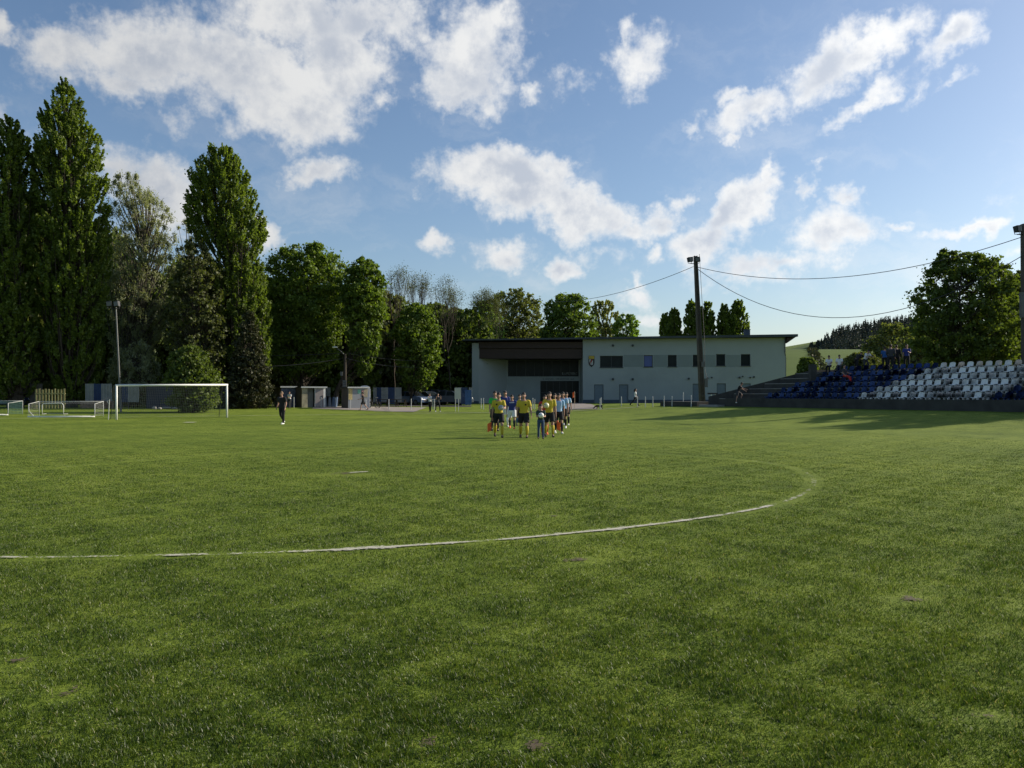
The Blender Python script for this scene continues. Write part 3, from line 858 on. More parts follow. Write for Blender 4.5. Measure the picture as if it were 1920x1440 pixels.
tree('maple_tree', 'smaller round maple beneath the bare treetops', 'tree', 90, 772,
     [(570,764,800),(590,746,818),(630,733,828),(665,736,829),(690,742,822),(715,752,812),(732,762,800)], 'broad', 'maple', 90, 42000, .26, clump=.22, trunk_r=.22)
bare_tree('leafless tree rising just right of the leaning maple', 92, 742, 500, 32, 5, fork=.30)
bare_tree('leafless tree with an upright crown over the round maple', 97, 790, 512, 28, 11, fork=.32)
bare_tree('wide leafless tree left of the building', 98, 846, 516, 42, 23, nleaf=2400, fork=.30)
bare_tree('thin half-bare tree behind the building corner', 104, 915, 545, 34, 31, 'brown', 6000, fork=.30)
tree('tree', 'yellow-green tree over the left end of the roof', 'tree', 118, 905,
     [(566,892,918),(590,872,940),(620,866,950),(680,866,952),(740,880,940)], 'broad', 'bright', 100, 24000, .36, clump=.22)
tree('tree', 'thin-leaved olive tree behind the roof of the building', 'tree', 126, 965,
     [(543,948,985),(558,915,1008),(580,902,1020),(620,896,1024),(700,900,1020)], 'broad', 'olive', 120, 22000, .36, clump=.2)
tree('tree', 'dark green round tree above the brown entrance recess', 'tree', 120, 1065,
     [(552,1044,1090),(568,1022,1106),(600,1012,1118),(650,1008,1122),(720,1020,1110)], 'broad', 'maple', 120, 36000, .36, clump=.2)
tree('tree', 'pale feathery tree in young leaf behind the crest wall', 'tree', 132, 1133,
     [(567,1114,1150),(585,1106,1160),(620,1102,1168),(700,1105,1165)], 'poplar', 'pale', 90, 14000, .36, clump=.2)
tree('tree', 'low light green tree furthest right of the trees over the roof', 'tree', 124, 1176,
     [(590,1164,1190),(606,1150,1199),(640,1144,1206),(720,1150,1200)], 'broad', 'bright', 80, 16000, .34, clump=.22)
G2 = 'poplars beyond the roof'
for lab, bx, pr in (
    ('small poplar behind the roof, leftmost of the distant poplars', 1246, [(588,1243,1251),(605,1237,1263),(640,1233,1268),(720,1236,1266)]),
    ('small poplar leaning against its left neighbour behind the roof', 1265, [(579,1260,1269),(598,1250,1277),(640,1246,1281),(720,1248,1280)]),
    ('distant poplar partly hidden behind the left side of the concrete pole', 1296, [(564,1290,1303),(580,1284,1320),(610,1279,1328),(650,1278,1328),(720,1280,1322)]),
    ('distant poplar peeping out right of the concrete pole', 1326, [(568,1322,1334),(585,1306,1339),(620,1300,1343),(720,1302,1342)]),
    ('narrow dark poplar, left of the last distant pair', 1357, [(571,1354,1362),(590,1346,1374),(630,1341,1382),(720,1343,1380)]),
    ('distant poplar furthest right, beside the chimney', 1384, [(562,1379,1391),(585,1368,1398),(612,1362,1407),(650,1360,1406),(720,1364,1402)])):
    tree('poplar_tree', lab, 'tree', 170, bx, pr, 'poplar', 'poplar', 110, 34000, .42, trunk_top=.9, group=G2, clump=.30, trunk_r=.3)
# right-hand trees behind the stand
tree('tree', 'large round leafy tree behind the white seats of the stand', 'tree', 64, 1812,
     [(470,1764,1776),(482,1758,1856),(500,1738,1880),(530,1722,1902),(570,1712,1914),(600,1706,1916),(640,1710,1918),(668,1738,1905),(690,1765,1880)],
     'broad', 'mid', 200, 64000, .22, clump=.17, trunk_top=.75, trunk_r=.2, stems=4, rag=.2, gap=.25)
tree('tree', 'sunlit yellow-green tree cut by the right edge behind the stand', 'tree', 68, 1925,
     [(500,1900,1930),(540,1868,1965),(600,1850,1990),(650,1852,2000),(700,1860,1990)], 'broad', 'olive', 130, 34000, .25, clump=.2, stems=2, trunk_r=.16)
tree('tree', 'large tree just outside the right edge whose shadow falls across the grass', 'tree', 58, 2225,
     [(390,2160,2280),(450,2110,2330),(560,2080,2350),(620,2080,2350),(670,2110,2320)], 'broad', 'mid', 120, 40000, .28, clump=.18, stems=2, trunk_r=.2)
tree('tree', 'second tree outside the right edge shading the grass before the stand', 'tree', 52, 2350,
     [(330,2290,2400),(400,2250,2450),(500,2220,2470),(600,2220,2470),(660,2260,2430)], 'broad', 'mid', 120, 40000, .28, clump=.18, stems=2, trunk_r=.2)
G3 = 'bushy willows behind the stand'
for lab, Y, bx, pr, lm in (
    ('olive round-topped willow on the skyline left of the big tree', 128, 1670, [(608,1655,1690),(622,1638,1722),(650,1618,1748),(690,1600,1760),(730,1600,1755)], 'olive'),
    ('dull olive bush between the far wood and the standing spectators', 118, 1610, [(662,1600,1630),(674,1582,1650),(690,1566,1665),(725,1560,1660)], 'brown'),
    ('olive bush low behind the spectator in dark blue', 112, 1735, [(628,1715,1755),(650,1690,1780),(690,1680,1800),(730,1690,1790)], 'olive'),
    ('yellowish bush glimpsed under the big tree', 100, 1850, [(650,1830,1880),(670,1800,1905),(700,1790,1930),(730,1800,1920)], 'bright'),
    ('yellowish bush at the right edge of the photo', 96, 1945, [(620,1920,1970),(660,1890,2010),(720,1890,2010)], 'olive'),
    ('small bush on the green hillside beside the building', 165, 1512, [(672,1502,1524),(685,1496,1532),(715,1494,1534)], 'mid')):
    tree('bush', lab, 'bush', Y, bx, pr, 'broad', lm, 110, 20000, .32 * Y / 110, group=G3, clump=.22, trunk_top=.6, trunk_r=.12, stems=3)
# woodland behind everything on the left: three grown trees, copied
protos = []
for i in range(3):
    t = tree('woodland_tree', 'x', 'tree', 104, 960, [(590 + 8 * i, 930, 990), (610, 905, 1012), (650, 892, 1028), (700, 895, 1025), (752, 910, 1012)],
             'broad', ('mid', 'brown', 'mid')[i], 120, 26000, .40, clump=.2, trunk_top=.75, trunk_r=.28, seed=900 + i)
    protos.append(t)
wood = [  # px, Y, height scale, width scale
 (-60,92,2.2,1.2),(40,90,2.3,1.2),(100,98,2.2,1.1),(185,94,2.0,1.2),(245,100,1.75,1.1),(300,94,1.6,1.1),(345,102,1.75,1.1),(395,98,1.65,1.1),
 (455,99,1.75,1.0),(505,104,1.55,1.0),(540,98,1.4,.95),(600,106,1.6,1.1),(655,100,1.5,1.0),(700,104,1.45,1.0),(745,112,1.40,1.1),(800,106,1.25,1.1),
 (835,112,1.30,1.1),(870,104,1.25,1.0),(720,120,1.5,1.3),(640,122,1.5,1.3),(560,124,1.6,1.3),(420,122,1.6,1.3),(300,124,1.6,1.3),(160,122,1.8,1.4),(20,120,2.0,1.5),
 (940,130,1.2,1.1),(1010,134,1.25,1.1),(1060,138,1.15,1.0)]
woodlab = ['just outside the left edge beyond the edge poplar', 'behind the poplar at the left edge', 'directly behind the tallest poplar',
 'behind the right flank of the tallest poplar', 'behind the trunk of the pale willow', 'between the pale willow and the thin brownish tree', 'behind the thin brownish tree',
 'behind the left flank of the oval poplar', 'behind the drooping dark evergreen', 'in the gap between oval poplar and broad maple', 'behind the left half of the broad maple',
 'behind the right half of the broad maple', 'behind the leaning trunk of the maple', 'just right of the leaning maple', 'under the first leafless crown',
 'behind the round maple on its right side', 'beneath the wide leafless crown', 'against the left corner of the building', 'in the second rank beyond the round maple',
 'in the second rank beyond the lamp pole', 'in the second rank beyond the broad maple', 'in the second rank beyond the oval poplar', 'in the second rank beyond the goal',
 'in the second rank beyond the willow shrub', 'in the second rank at the far left', 'low behind the left end of the roof', 'low behind the middle of the brown recess roof',
 'low behind the roof above the crest']
for i, (px, Y, sh, sw) in enumerate(wood):
    pr_ = protos[i % 3]
    o = pr_ if i < 3 else copy_tree(pr_)
    X = (px - 960) / F * Y
    o.location = (X, Y, G(X, Y)); o.scale = (sw, sw, sh * .92); o.rotation_euler = (0, 0, i * 1.9)
    o['label'] = 'dark woodland tree ' + woodlab[i]
    o['group'] = 'dark woodland trees behind the front row'

# far conifer wood on the hill
rng = np.random.default_rng(55)
Vs = []; nt = 760
cx = rng.uniform(1518, 1790, nt); cy = rng.uniform(560, 740, nt)
CP = []; 
for a, y in zip(cx, cy):
    X = (a - 960) / F * y; z = G(X, y); hgt_ = rng.uniform(9, 13) * np.clip((a - 1512) / 55, .35, 1)
    for k in range(46):
        t = rng.random() ** .8; an_ = rng.random() * 6.28; rr_ = (1 - t) * hgt_ * .17 * (.6 + .5 * rng.random())
        CP.append((X + math.cos(an_) * rr_, y + math.sin(an_) * rr_, z + t * hgt_, 2.6 * (1 - t * .75)))
CP = np.array(CP)
LV, LF, rr = leaves(CP[:, :3], 1.0, rng, 1.0, .4)
LV = (LV.reshape(-1, 4, 3) - CP[:, None, :3]) * CP[:, None, 3:4] + CP[:, None, :3]
o = mesh_np('conifer_wood', LV.reshape(-1, 3), LF, L['conif'], attrs={'rnd': rr})
tag(o, 'far-off dark conifer wood on the ridge of the hill', 'wood', kind='stuff')
# hedge line across the hillside
hp = []
for i in range(60):
    t = i / 59; p = at(1521 + 30 * t, 420 - 190 * t)
    for k in range(26): hp.append((p.x + rng.normal() * 1.0, p.y + rng.normal() * 1.0, p.z + rng.random() * 1.6))
LV, LF, rr = leaves(np.array(hp), 1.2, rng, .9)
tag(mesh_np('hedge', LV, LF, L['yew'], attrs={'rnd': rr}), 'thin dark hedge line running down the green hillside', 'hedge', kind='stuff')

# ------------------------------------------------------------------ the building
YB = 100.0
def bx(px, Y=YB): return (px - 960.0) / F * Y
def bz(py, Y=YB): return EYE + (HZ - py) / F * Y
zg = 0.35
B = empty('building', (0, YB, 0), 'long two-storey pale grey clubhouse with a flat dark roof and brown recess', 'building')
def bp(name, mb, mt, parent=None, **kw):
    """building parts are built in world numbers, shifted to the building base"""
    mb.v = [(x, y - YB, z) for x, y, z in mb.v]
    return mb.build(name, mt, parent or B, **kw)
xl, xr = bx(885), bx(1473)
xrec = bx(1093)
zt_l, zt_r = bz(643), bz(634)
ztop = bz(634)
def wall_with_holes(x0, x1, y0, y1, z0, z1, holes):
    """front wall (thickness y0..y1) pierced by rectangles"""
    mb = MB()
    xs = sorted(set([x0, x1] + [h[0] for h in holes] + [h[1] for h in holes]))
    for a, c in zip(xs[:-1], xs[1:]):
        hs = sorted([(h[2], h[3]) for h in holes if h[0] <= a + 1e-6 and h[1] >= c - 1e-6])
        z = z0
        for (p, q) in hs:
            if p > z: mb.box(a, c, y0, y1, z, p)
            z = q
        if z < z1: mb.box(a, c, y0, y1, z, z1)
    return mb
wins = [(1125,1168,667,689,'long'), (1207,1224,666,688,'blue'), (1252,1269,665.5,687.5,''), (1299,1316,665,687,''), (1343,1360,664,686,''), (1389,1407,664,686,'')]
doors = [(1114,1131.5,721,757), (1161,1178,721,757), (1299,1316,719.5,757), (1344,1361,719,757), (1390,1407.5,719,757)]
zb0 = zg - .2
holes = [(bx(a), bx(b_), bz(d), bz(c)) for a, b_, c, d, _ in wins] + [(bx(a), bx(b_), zb0, bz(c)) for a, b_, c, d in doors]
bp('wall', wall_with_holes(xrec, xr, YB, YB + .35, zb0, ztop, holes), M['wall'])
bp('wall', MB().box(xr - .35, xr, YB + .352, YB + 14, zb0, ztop), M['wall'])
bp('wall', MB().box(xl, xr, YB + 14.002, YB + 14.3, zb0, ztop), M['wall'])
bp('wall', MB().box(xl, xl + .8, YB, YB + 14, zb0, zt_l), M['wall'])
# recess: splayed side, back wall with glazing, right cheek
xs0, xs1, yb = xl + .8, bx(950, YB + 4.5), YB + 4.5
bp('wall', MB().prism([(xs0, YB + .3), (xs1, yb), (xs1, yb + .3), (xs0, YB + .8)], 'z', zb0, ztop - .4), M['wall'])
gz0, gz1 = bz(706, yb), bz(675, yb)
dz1 = bz(714, yb); dx0 = bx(1013, yb)
bp('wall', wall_with_holes(xs1 + .002, xrec - .002, yb, yb + .3, zb0, ztop - .4, [(xs1 + .15, xrec - .15, gz0, gz1), (dx0, xrec - .1, zb0, dz1)]), M['wall'])
bp('wall', MB().box(xrec - .002, xrec + .3, YB + .352, yb + .3, zb0, ztop - .3), M['wall'])
bp('soffit', MB().box(xs0 + .005, xrec - .005, YB + .5, yb + 1, bz(672), bz(672) + .12), M['brown'])
bp('brown_fascia', MB().box(xs0 + .02, xrec - .02, YB + .38, YB + .498, bz(672), bz(653)), M['brown'])
bp('brown_fascia', MB().box(xs0 + .02, xrec - .02, YB + .10, YB + .378, bz(652.5), bz(641)), M['brown'])
# glazing of the recess
def glazing(x0, x1, z0, z1, y, nx, nz, name='window', fr=.06, gm='glass', parent=None):
    wd = MB()
    wd.box(x0, x1, y, y + .08, z0, z0 + fr); wd.box(x0, x1, y, y + .08, z1 - fr, z1)
    for i in range(nx + 1):
        c = x0 + (x1 - x0) * i / nx; a = min(max(c - fr / 2, x0), x1 - fr)
        wd.box(a, a + fr, y + .002, y + .078, z0 + fr, z1 - fr)
    for j in range(1, nz):
        c = z0 + (z1 - z0) * j / nz; wd.box(x0 + fr, x1 - fr, y + .004, y + .076, c - fr / 2, c + fr / 2)
    o = bp(name, wd, M['frame'], parent)
    p = MB().box(x0 + fr * .6, x1 - fr * .6, y + .03, y + .045, z0 + fr * .6, z1 - fr * .6)
    p.v = [(a, b_ - YB, c) for a, b_, c in p.v]
    p.build('pane', M[gm], o)
    return o
glazing(xs1 + .16, xrec - .16, gz0 + .01, gz1 - .01, yb + .1, 8, 1)
glazing(dx0 + .01, xrec - .11, zb0 + .25, dz1 - .01, yb + .1, 6, 2, 'entrance_door')
# a row of pale letters too small to read, on the glass and over the door
def letters(x0, x1, z, h, y, mt, seed, name):
    rg = random.Random(seed); mb = MB(); x = x0
    while x < x1:
        wl = h * rg.uniform(.45, .75)
        if rg.random() > .12:
            mb.box(x, x + h * .14, y, y + .02, z, z + h)
            if rg.random() > .3: mb.box(x + h * .14, x + wl, y + .001, y + .021, z + h * .84, z + h)
            if rg.random() > .4: mb.box(x + h * .14, x + wl, y + .001, y + .021, z, z + h * .15)
            if rg.random() > .5: mb.box(x + wl - h * .14, x + wl, y - .001, y + .019, z + h * .15, z + h * .84)
        x += wl + h * .2
    mb.box(x0, x, y + .022, y + .030, z + h * .02, z + h * .07)
    return bp(name, mb, mt)
letters(bx(1054, yb), bx(1080, yb), bz(702, yb), .24, yb - .05, M['wall'], 3, 'sign_lettering')
letters(bx(1018, yb), bx(1076, yb), bz(712, yb), .18, yb - .03, M['frame'], 5, 'sign_lettering')
# grey band between the upper windows
ws = [(bx(a), bx(b_)) for a, b_, *_ in wins]
band = MB()
for (a, b_), (c, d) in zip(ws[:-1], ws[1:]): bp('grey_band', MB().box(b_ + .08, c - .08, YB - .012, YB - .002, bz(688), bz(665.5)), M['wall_band'])
for (a, b_, c, d, k) in wins:
    o = glazing(bx(a) + .004, bx(b_) - .004, bz(d) + .004, bz(c) - .004, YB + .12, 1 if k != 'long' else 2, 1, fr=.07, gm='blueglass' if k == 'blue' else 'glass')
    s_ = MB().box(bx(a) - .06, bx(b_) + .06, YB - .07, YB - .014, bz(d) - .07, bz(d) - .004); s_.v = [(x, y - YB, z) for x, y, z in s_.v]
    s_.build('sill', M['frame'], o)
for (a, b_, c, d) in doors:
    o = bp('door', MB().box(bx(a) + .05, bx(b_) - .05, YB + .10, YB + .16, zb0, bz(c) - .06), M['doorm'])
    fr = MB().box(bx(a) + .002, bx(a) + .048, YB + .06, YB + .2, zb0, bz(c) - .002).box(bx(b_) - .048, bx(b_) - .002, YB + .06, YB + .2, zb0, bz(c) - .002).box(bx(a) + .05, bx(b_) - .05, YB + .06, YB + .2, bz(c) - .058, bz(c) - .004)
    fr.v = [(x, y - YB, z) for x, y, z in fr.v]; fr.build('door_frame', M['frame'], o)
    hd = MB().box(bx(b_) - .2, bx(b_) - .1, YB + .04, YB + .099, 1.35, 1.40); hd.v = [(x, y - YB, z) for x, y, z in hd.v]; hd.build('handle', M['steel'], o)
pl = MB(); e = [xrec] + sum([[bx(a) - .02, bx(b_) + .02] for a, b_, c, d in doors], []) + [xr + .02]
for a, c in zip(e[::2], e[1::2]): bp('plinth', MB().box(a, c, YB - .05, YB - .002, zb0, bz(749.5)), M['plinth'])
bp('plinth', MB().box(xl - .03, xl + .83, YB - .05, YB - .002, zb0, bz(752)), M['plinth'])
# vents and wall lamps
for (a, c, r_) in ((1149,648,.15),(1186,648,.15),(1149,711,.15),(1186,711,.15),(1291,710,.13),(1326,709,.12),(1334,708,.1),(1386,708,.13),(1392,706,.1),(1406,708,.1),(1413,707,.12)):
    bp('wall_lamp', MB().tube([(bx(a), YB - .16, bz(c)), (bx(a), YB - .002, bz(c))], [r_, r_ * .8], 12), M['frame'])
# crest: gold chief above a shield of black, white and red
cr = MB(); X0, X1, Zt, Zb = bx(1103.5), bx(1114.5), bz(667), bz(688.5)
def shield(ins, zt_, y0, y1):
    a, c = X0 + ins, X1 - ins; h = zt_ - Zb - ins
    pts = [(a, zt_), (a, Zb + ins + h * .38), (a + (c - a) * .12, Zb + ins + h * .18), ((a + c) / 2, Zb + ins), (c - (c - a) * .12, Zb + ins + h * .18), (c, Zb + ins + h * .38), (c, zt_)]
    return MB().prism(pts, 'y', y0, y1)
cs = bp('crest', shield(0, Zt, YB - .05, YB - .002), mat('crest_black', (.02, .02, .022), .5))
def crp(pts, mt, y=YB - .07):
    m_ = MB().prism(pts, 'y', y, y + .018); m_.v = [(a, b_ - YB, c) for a, b_, c in m_.v]; m_.build('crest_field', mt, cs)
gold = mat('crest_gold', (.42, .30, .03), .5); cwh = mat('crest_white', (.55, .55, .52), .5); crd = mat('crest_red', (.30, .03, .03), .5)
hX = X1 - X0; Zm = Zt - (Zt - Zb) * .28
crp([(X0 + .03, Zt - .03), (X0 + .03, Zm), (X1 - .03, Zm), (X1 - .03, Zt - .03)], gold)
crp([(X0 + hX * .16, Zm - .05), (X0 + hX * .16, Zb + .55), (X0 + hX * .30, Zb + .75), (X0 + hX * .36, Zm - .05)], cwh)
crp([(X0 + hX * .36, Zb + .30), (X0 + hX * .30, Zb + .66), (X0 + hX * .50, Zb + .62), (X0 + hX * .50, Zb + .25)], cwh, YB - .072)
crp([(X0 + hX * .58, Zb + .25), (X0 + hX * .60, Zm - .3), (X0 + hX * .74, Zm - .15), (X0 + hX * .74, Zb + .35)], cwh, YB - .072)
crp([(X0 + hX * .42, Zm - .08), (X0 + hX * .42, Zm - .40), (X0 + hX * .60, Zm - .28), (X0 + hX * .66, Zm - .08)], crd, YB - .074)
crp([(X0 + hX * .22, Zb + .36), (X0 + hX * .22, Zb + .52), (X0 + hX * .48, Zb + .86), (X0 + hX * .48, Zb + .68)], crd, YB - .076)
# roof: thin dark slab, rising slightly to the right, tapered right eave
zr0, zr1 = bz(637), bz(627.5)
xr0, xr1 = bx(868), bx(1491)
roof = MB().prism([(xr0, zr0 - .16), (xr0, zr0), (xr1, zr1), (xr1, zr1 - .30)], 'y', YB - 1.0, YB + 15)
rf = bp('roof', roof, M['roofm'])
ev = MB().prism([(xr + .003, ztop + .002), (xr + .003, bz(644)), (xr1 - .05, zr1 - .305)], 'y', YB - .4, YB + 14); ev.v = [(a, b_ - YB, c) for a, b_, c in ev.v]
ev.build('eave_soffit', M['brown'], rf)
# infill between wall tops and the sloping slab
fi = MB().prism([(xrec + .01, ztop + .001), (xrec + .01, zr0 + (zr1 - zr0) * .36 - .30), (xr - .01, zr1 - .34), (xr - .01, ztop + .001)], 'y', YB + .02, YB + .3)
bp('eave_board', fi, M['wall'])
ch = MB().box(bx(1410), bx(1420), YB + 3, YB + 3.7, zr1 - .3, bz(618.5, YB + 3)).box(bx(1409.3), bx(1420.7), YB + 2.95, YB + 3.75, bz(618.5, YB + 3) + .002, bz(617.6, YB + 3)); ch.v = [(a, b_ - YB, c) for a, b_, c in ch.v]
ch.build('chimney', M['plinth'], rf)
bp('downpipe', MB().tube([(xr + .06, YB + .1, zb0), (xr + .06, YB + .1, bz(672)), (xr - .1, YB - .08, bz(660)), (xr - .1, YB - .08, ztop)], .05, 8), M['frame'])
# dark interior behind the glass
bp('floor_slab', MB().box(xrec + .31, xr - .36, YB + 5, YB + 13.9, zb0, zb0 + .1), M['darkconc'])
bp('ceiling', MB().box(xrec + .31, xr - .36, YB + .36, YB + 13.9, bz(700), bz(700) + .2), M['darkconc'])

# ------------------------------------------------------------------ the stand
P0S = Vector((22.5, 54.0, 0))
def sp_(t, u): return Vector((P0S.x + DX * t + NX * u, P0S.y + DY * t + NY * u, 0))
RZ = math.atan2(DY, DX)
zs0 = EYE - (748.5 - HZ) * 54 / F      # first tread
RISE, DEP = 0.385, 0.76
ST = empty('grandstand', (P0S.x, P0S.y, 0), 'low concrete grandstand with stepped tiers for rows of plastic seats', 'stand', rz=0)
def stp(name, mb, mt):
    mb.v = [(v[0] - P0S.x, v[1] - P0S.y, v[2]) for v in mb.v]
    return mb.build(name, mt, ST)
def stbox(t0, t1, u0, u1, z0, z1, mb=None, tt0=None):
    mb = mb or MB()
    a = [sp_(t0, u0), sp_(t1, u0), sp_(t1, u1), sp_(t0 if tt0 is None else tt0, u1)]
    b_ = len(mb.v)
    mb.add([(p.x, p.y, z0) for p in a] + [(p.x, p.y, z1) for p in a], [(0, 3, 2, 1), (4, 5, 6, 7), (0, 1, 5, 4), (1, 2, 6, 5), (2, 3, 7, 6), (3, 0, 4, 7)])
    return mb
TEND = 24.0
tl_ = lambda k: -13.3 + k * .87
zbs = 0.2
stp('front_wall', stbox(-12.2, TEND, -.25, -.002, zbs, zs0 + .02), M['darkconc'])
for k in range(6):
    stp('tier', stbox(tl_(k), TEND, k * DEP, (k + 1) * DEP - .003, zbs, zs0 + k * RISE), M['darkconc'])
    stp('tier_edge', stbox(tl_(k) + .1, TEND, k * DEP - .012, k * DEP - .004, zs0 + k * RISE - .05, zs0 + k * RISE - .006), M['concrete'])
stp('walkway', stbox(tl_(6), TEND, 6 * DEP, 6 * DEP + 3.5, zbs, zs0 + 5.2 * RISE), M['darkconc'])
fl = MB(); p0, p1 = sp_(-14.2, -.25), sp_(-8.1, 6 * DEP); p2 = sp_(-8.0, 6 * DEP + 3.5)
for (a, c, za, zc) in ((p0, p1, bz(743.5, p0.y), bz(694, p1.y)), (p1, p2, bz(694, p1.y), bz(692, p1.y))):
    n_ = Vector((-(c - a).y, (c - a).x, 0)).normalized() * .22
    q = [a, c, c + n_, a + n_]
    fl.add([(p.x, p.y, zbs) for p in q] + [(q[0].x, q[0].y, za), (q[1].x, q[1].y, zc), (q[2].x, q[2].y, zc), (q[3].x, q[3].y, za)],
           [(0, 3, 2, 1), (4, 5, 6, 7), (0, 1, 5, 4), (1, 2, 6, 5), (2, 3, 7, 6), (3, 0, 4, 7)])
stp('flank_wall', fl, M['darkconc'])
pb = at(1524, 61.0); stp('wall_pillar', MB().box(pb.x - .22, pb.x + .22, 60.8, 61.3, 1.0, bz(683, 61)), M['darkconc'])
stp('step', stbox(-14.6, -12.3, -.9, -.27, zbs, bz(759, 65)), M['concrete'])
stp('low_plinth', stbox(-19.5, -14.7, -1.0, 1.0, zbs, bz(753, 68)), M['darkconc'])

def seat_mesh():
    """bucket seat facing -y, width .44"""
    prof = [(-.22, .10), (-.20, .13), (-.02, .115), (.10, .13), (.165, .20), (.195, .33), (.215, .44), (.20, .455)]
    V = []; Fs = []; nx_ = 7
    for i, (y, z) in enumerate(prof):
        hw = .215 if i < 4 else .222 - (i - 3) * .008
        for j in range(nx_):
            s_ = j / (nx_ - 1) * 2 - 1
            V.append((s_ * hw, y - (.035 * abs(s_) ** 2 if i > 3 else 0), z + .025 * abs(s_) ** 3 * (1 if i < 5 else 0) - (.05 * abs(s_) ** 3 if i >= 6 else 0)))
    for i in range(len(prof) - 1):
        for j in range(nx_ - 1):
            a = i * nx_ + j; Fs.append((a, a + 1, a + nx_ + 1, a + nx_))
    b0 = len(V)
    me = bpy.data.meshes.new('seat'); bm = bmesh.new()
    vs = [bm.verts.new(v) for v in V]
    for f in Fs: bm.faces.new([vs[i] for i in f])
    r_ = bmesh.ops.solidify(bm, geom=bm.faces[:], thickness=.018)
    for (x, y) in ((-.12, -.05), (.12, -.05)):
        bmesh.ops.create_cube(bm, size=1, matrix=Matrix.Translation((x, y, .055)) @ Matrix.Diagonal((.04, .2, .11, 1)))
    bmesh.ops.recalc_face_normals(bm, faces=bm.faces); bm.to_mesh(me); bm.free()
    return me
sm_w = seat_mesh(); sm_w.materials.append(M['seatwhite']); sm_b = sm_w.copy(); sm_b.materials.clear(); sm_b.materials.append(M['seatblue'])
rowname = ['front', 'second', 'third', 'fourth', 'fifth', 'top']
SP = 0.60
nseat = 0
rs = random.Random(4)
for k in range(6):
    j0 = int(math.ceil((-8.75 + k * .62) / SP))
    cnt = {'l': 0, 'r': 0}
    for j in range(j0, 40):
        t = j * SP; p = sp_(t, k * DEP + .50); px = 960 + F * p.x / p.y
        if px > 1932: break
        wh = 0 <= j - k < 15 if k < 4 else 0 <= j - k
        if k in (1, 4) and rs.random() < .02 and not wh: continue
        o = bpy.data.objects.new('stadium_seat', sm_w if wh else sm_b); COL.objects.link(o)
        o.location = (p.x, p.y, zs0 + k * RISE + .001); o.rotation_euler = (0, 0, RZ + R(180) + rs.uniform(-.03, .03))
        o.rotation_euler.z = math.atan2(DY, DX) 
        o.rotation_euler.z += rs.uniform(-.03, .03)
        row = rowname[k] + ' row'
        if wh:
            lab = f'white plastic seat, {ORD[j - k + 1]} white seat from the left in the {row}'
        elif j - k < 0:
            lab = f'blue plastic seat, {ORD[-(j - k)]} to the left of the first white seat in the {row}'
        else:
            lab = f'blue plastic seat, {ORD[j - k - 14]} to the right of the last white seat in the {row}'
        tag(o, lab, 'seat', 'white seats of the stand' if wh else 'blue seats of the stand')
        nseat += 1
print('seats', nseat)

# ------------------------------------------------------------------ poles and wires
def mast(name, label, px, Y, top_py, r0, r1, tilt_px=0, lamps=((-1, 0),), mt='concrete', group=None, cat='pole'):
    b0 = at(px, Y); zt_ = EYE + (HZ - top_py) * Y / F
    root = empty(name, b0, label, cat, group)
    dx = tilt_px * Y / F; h = zt_ - b0.z
    pm = MB()
    if r0 > .15:   # reinforced pole: two flanges and a web
        for (a0, a1) in ((-1, -.55), (.55, 1)):
            pm.prism([(a0 * r0, -.2), (a1 * r0, -.2), (dx + a1 * r1, h), (dx + a0 * r1, h)], 'y', -r0 * .8, r0 * .8)
        pm.prism([(-.54 * r0, -.2), (.54 * r0, -.2), (dx + .54 * r1, h - .01), (dx - .54 * r1, h - .01)], 'y', -r0 * .3, r0 * .3)
        for i in range(12):
            z = 0.6 + i * h / 12.5; q = z / h; rr_ = r0 + (r1 - r0) * q
            pm.box(dx * q - rr_ * .53, dx * q + rr_ * .53, -rr_ * .7, -r0 * .31, z, z + .16)
    else:
        pm.tube([(0, 0, -.2), (dx * .5, 0, h * .5), (dx, 0, h)], [r0, (r0 + r1) / 2, r1], 10)
    pm.build('pole', M[mt], root)
    for (sx, dz_) in lamps:
        lx = dx + sx * .55 * (1 if r0 > .15 else .8)
        ar = MB().tube([(dx, -.05, h - .75 + dz_), (lx, -.12, h - .72 + dz_)], .035, 6).tube([(lx - .16, -.12, h - .7 + dz_), (lx - .16, -.12, h - .5 + dz_)], .02, 5).tube([(lx + .16, -.12, h - .7 + dz_), (lx + .16, -.12, h - .5 + dz_)], .02, 5)
        ar.tube([(lx - .17, -.12, h - .71 + dz_), (lx + .17, -.12, h - .71 + dz_)], .022, 5)
        ar.build('bracket', M['dark'], root)
        s_ = len(ar.v)
        fl_ = MB().prism([(-.12, -.20), (.10, -.24), (.16, .18), (-.16, .22)], 'x', -.25 if r0 > .15 else -.18, .25 if r0 > .15 else .18)
        fl_.xf(Matrix.Translation((lx, -.2, h - .36 + dz_)) @ Matrix.Rotation(R(20 * -sx), 4, 'Z') @ Matrix.Rotation(R(-8), 4, 'Y'))
        fo = fl_.build('floodlight', M['dark'], root)
        gp = MB().box(-.17, .17, -.175, -.165, -.17, .15).xf(Matrix.Translation((lx, -.2, h - .36 + dz_)) @ Matrix.Rotation(R(20 * -sx), 4, 'Z') @ Matrix.Rotation(R(-8), 4, 'Y'))
        gp.build('lens', M['steel'], fo)
    return root, Vector((b0.x + dx, Y, zt_))
r1_, top1 = mast('floodlight_pole', 'tall dark concrete floodlight pole in front of the building', 1317, 78, 480, .27, .15, -13, ((-1, 0), (.25, .0)), 'poleconc')
MB().box(.1, .4, -.5, -.25, 1.5, 2.3).build('switch_box', M['steel'], r1_)
MB().box(-.17, .17, -.36, -.20, 3.4, 3.9).build('notice_plate', M['steel'], r1_)
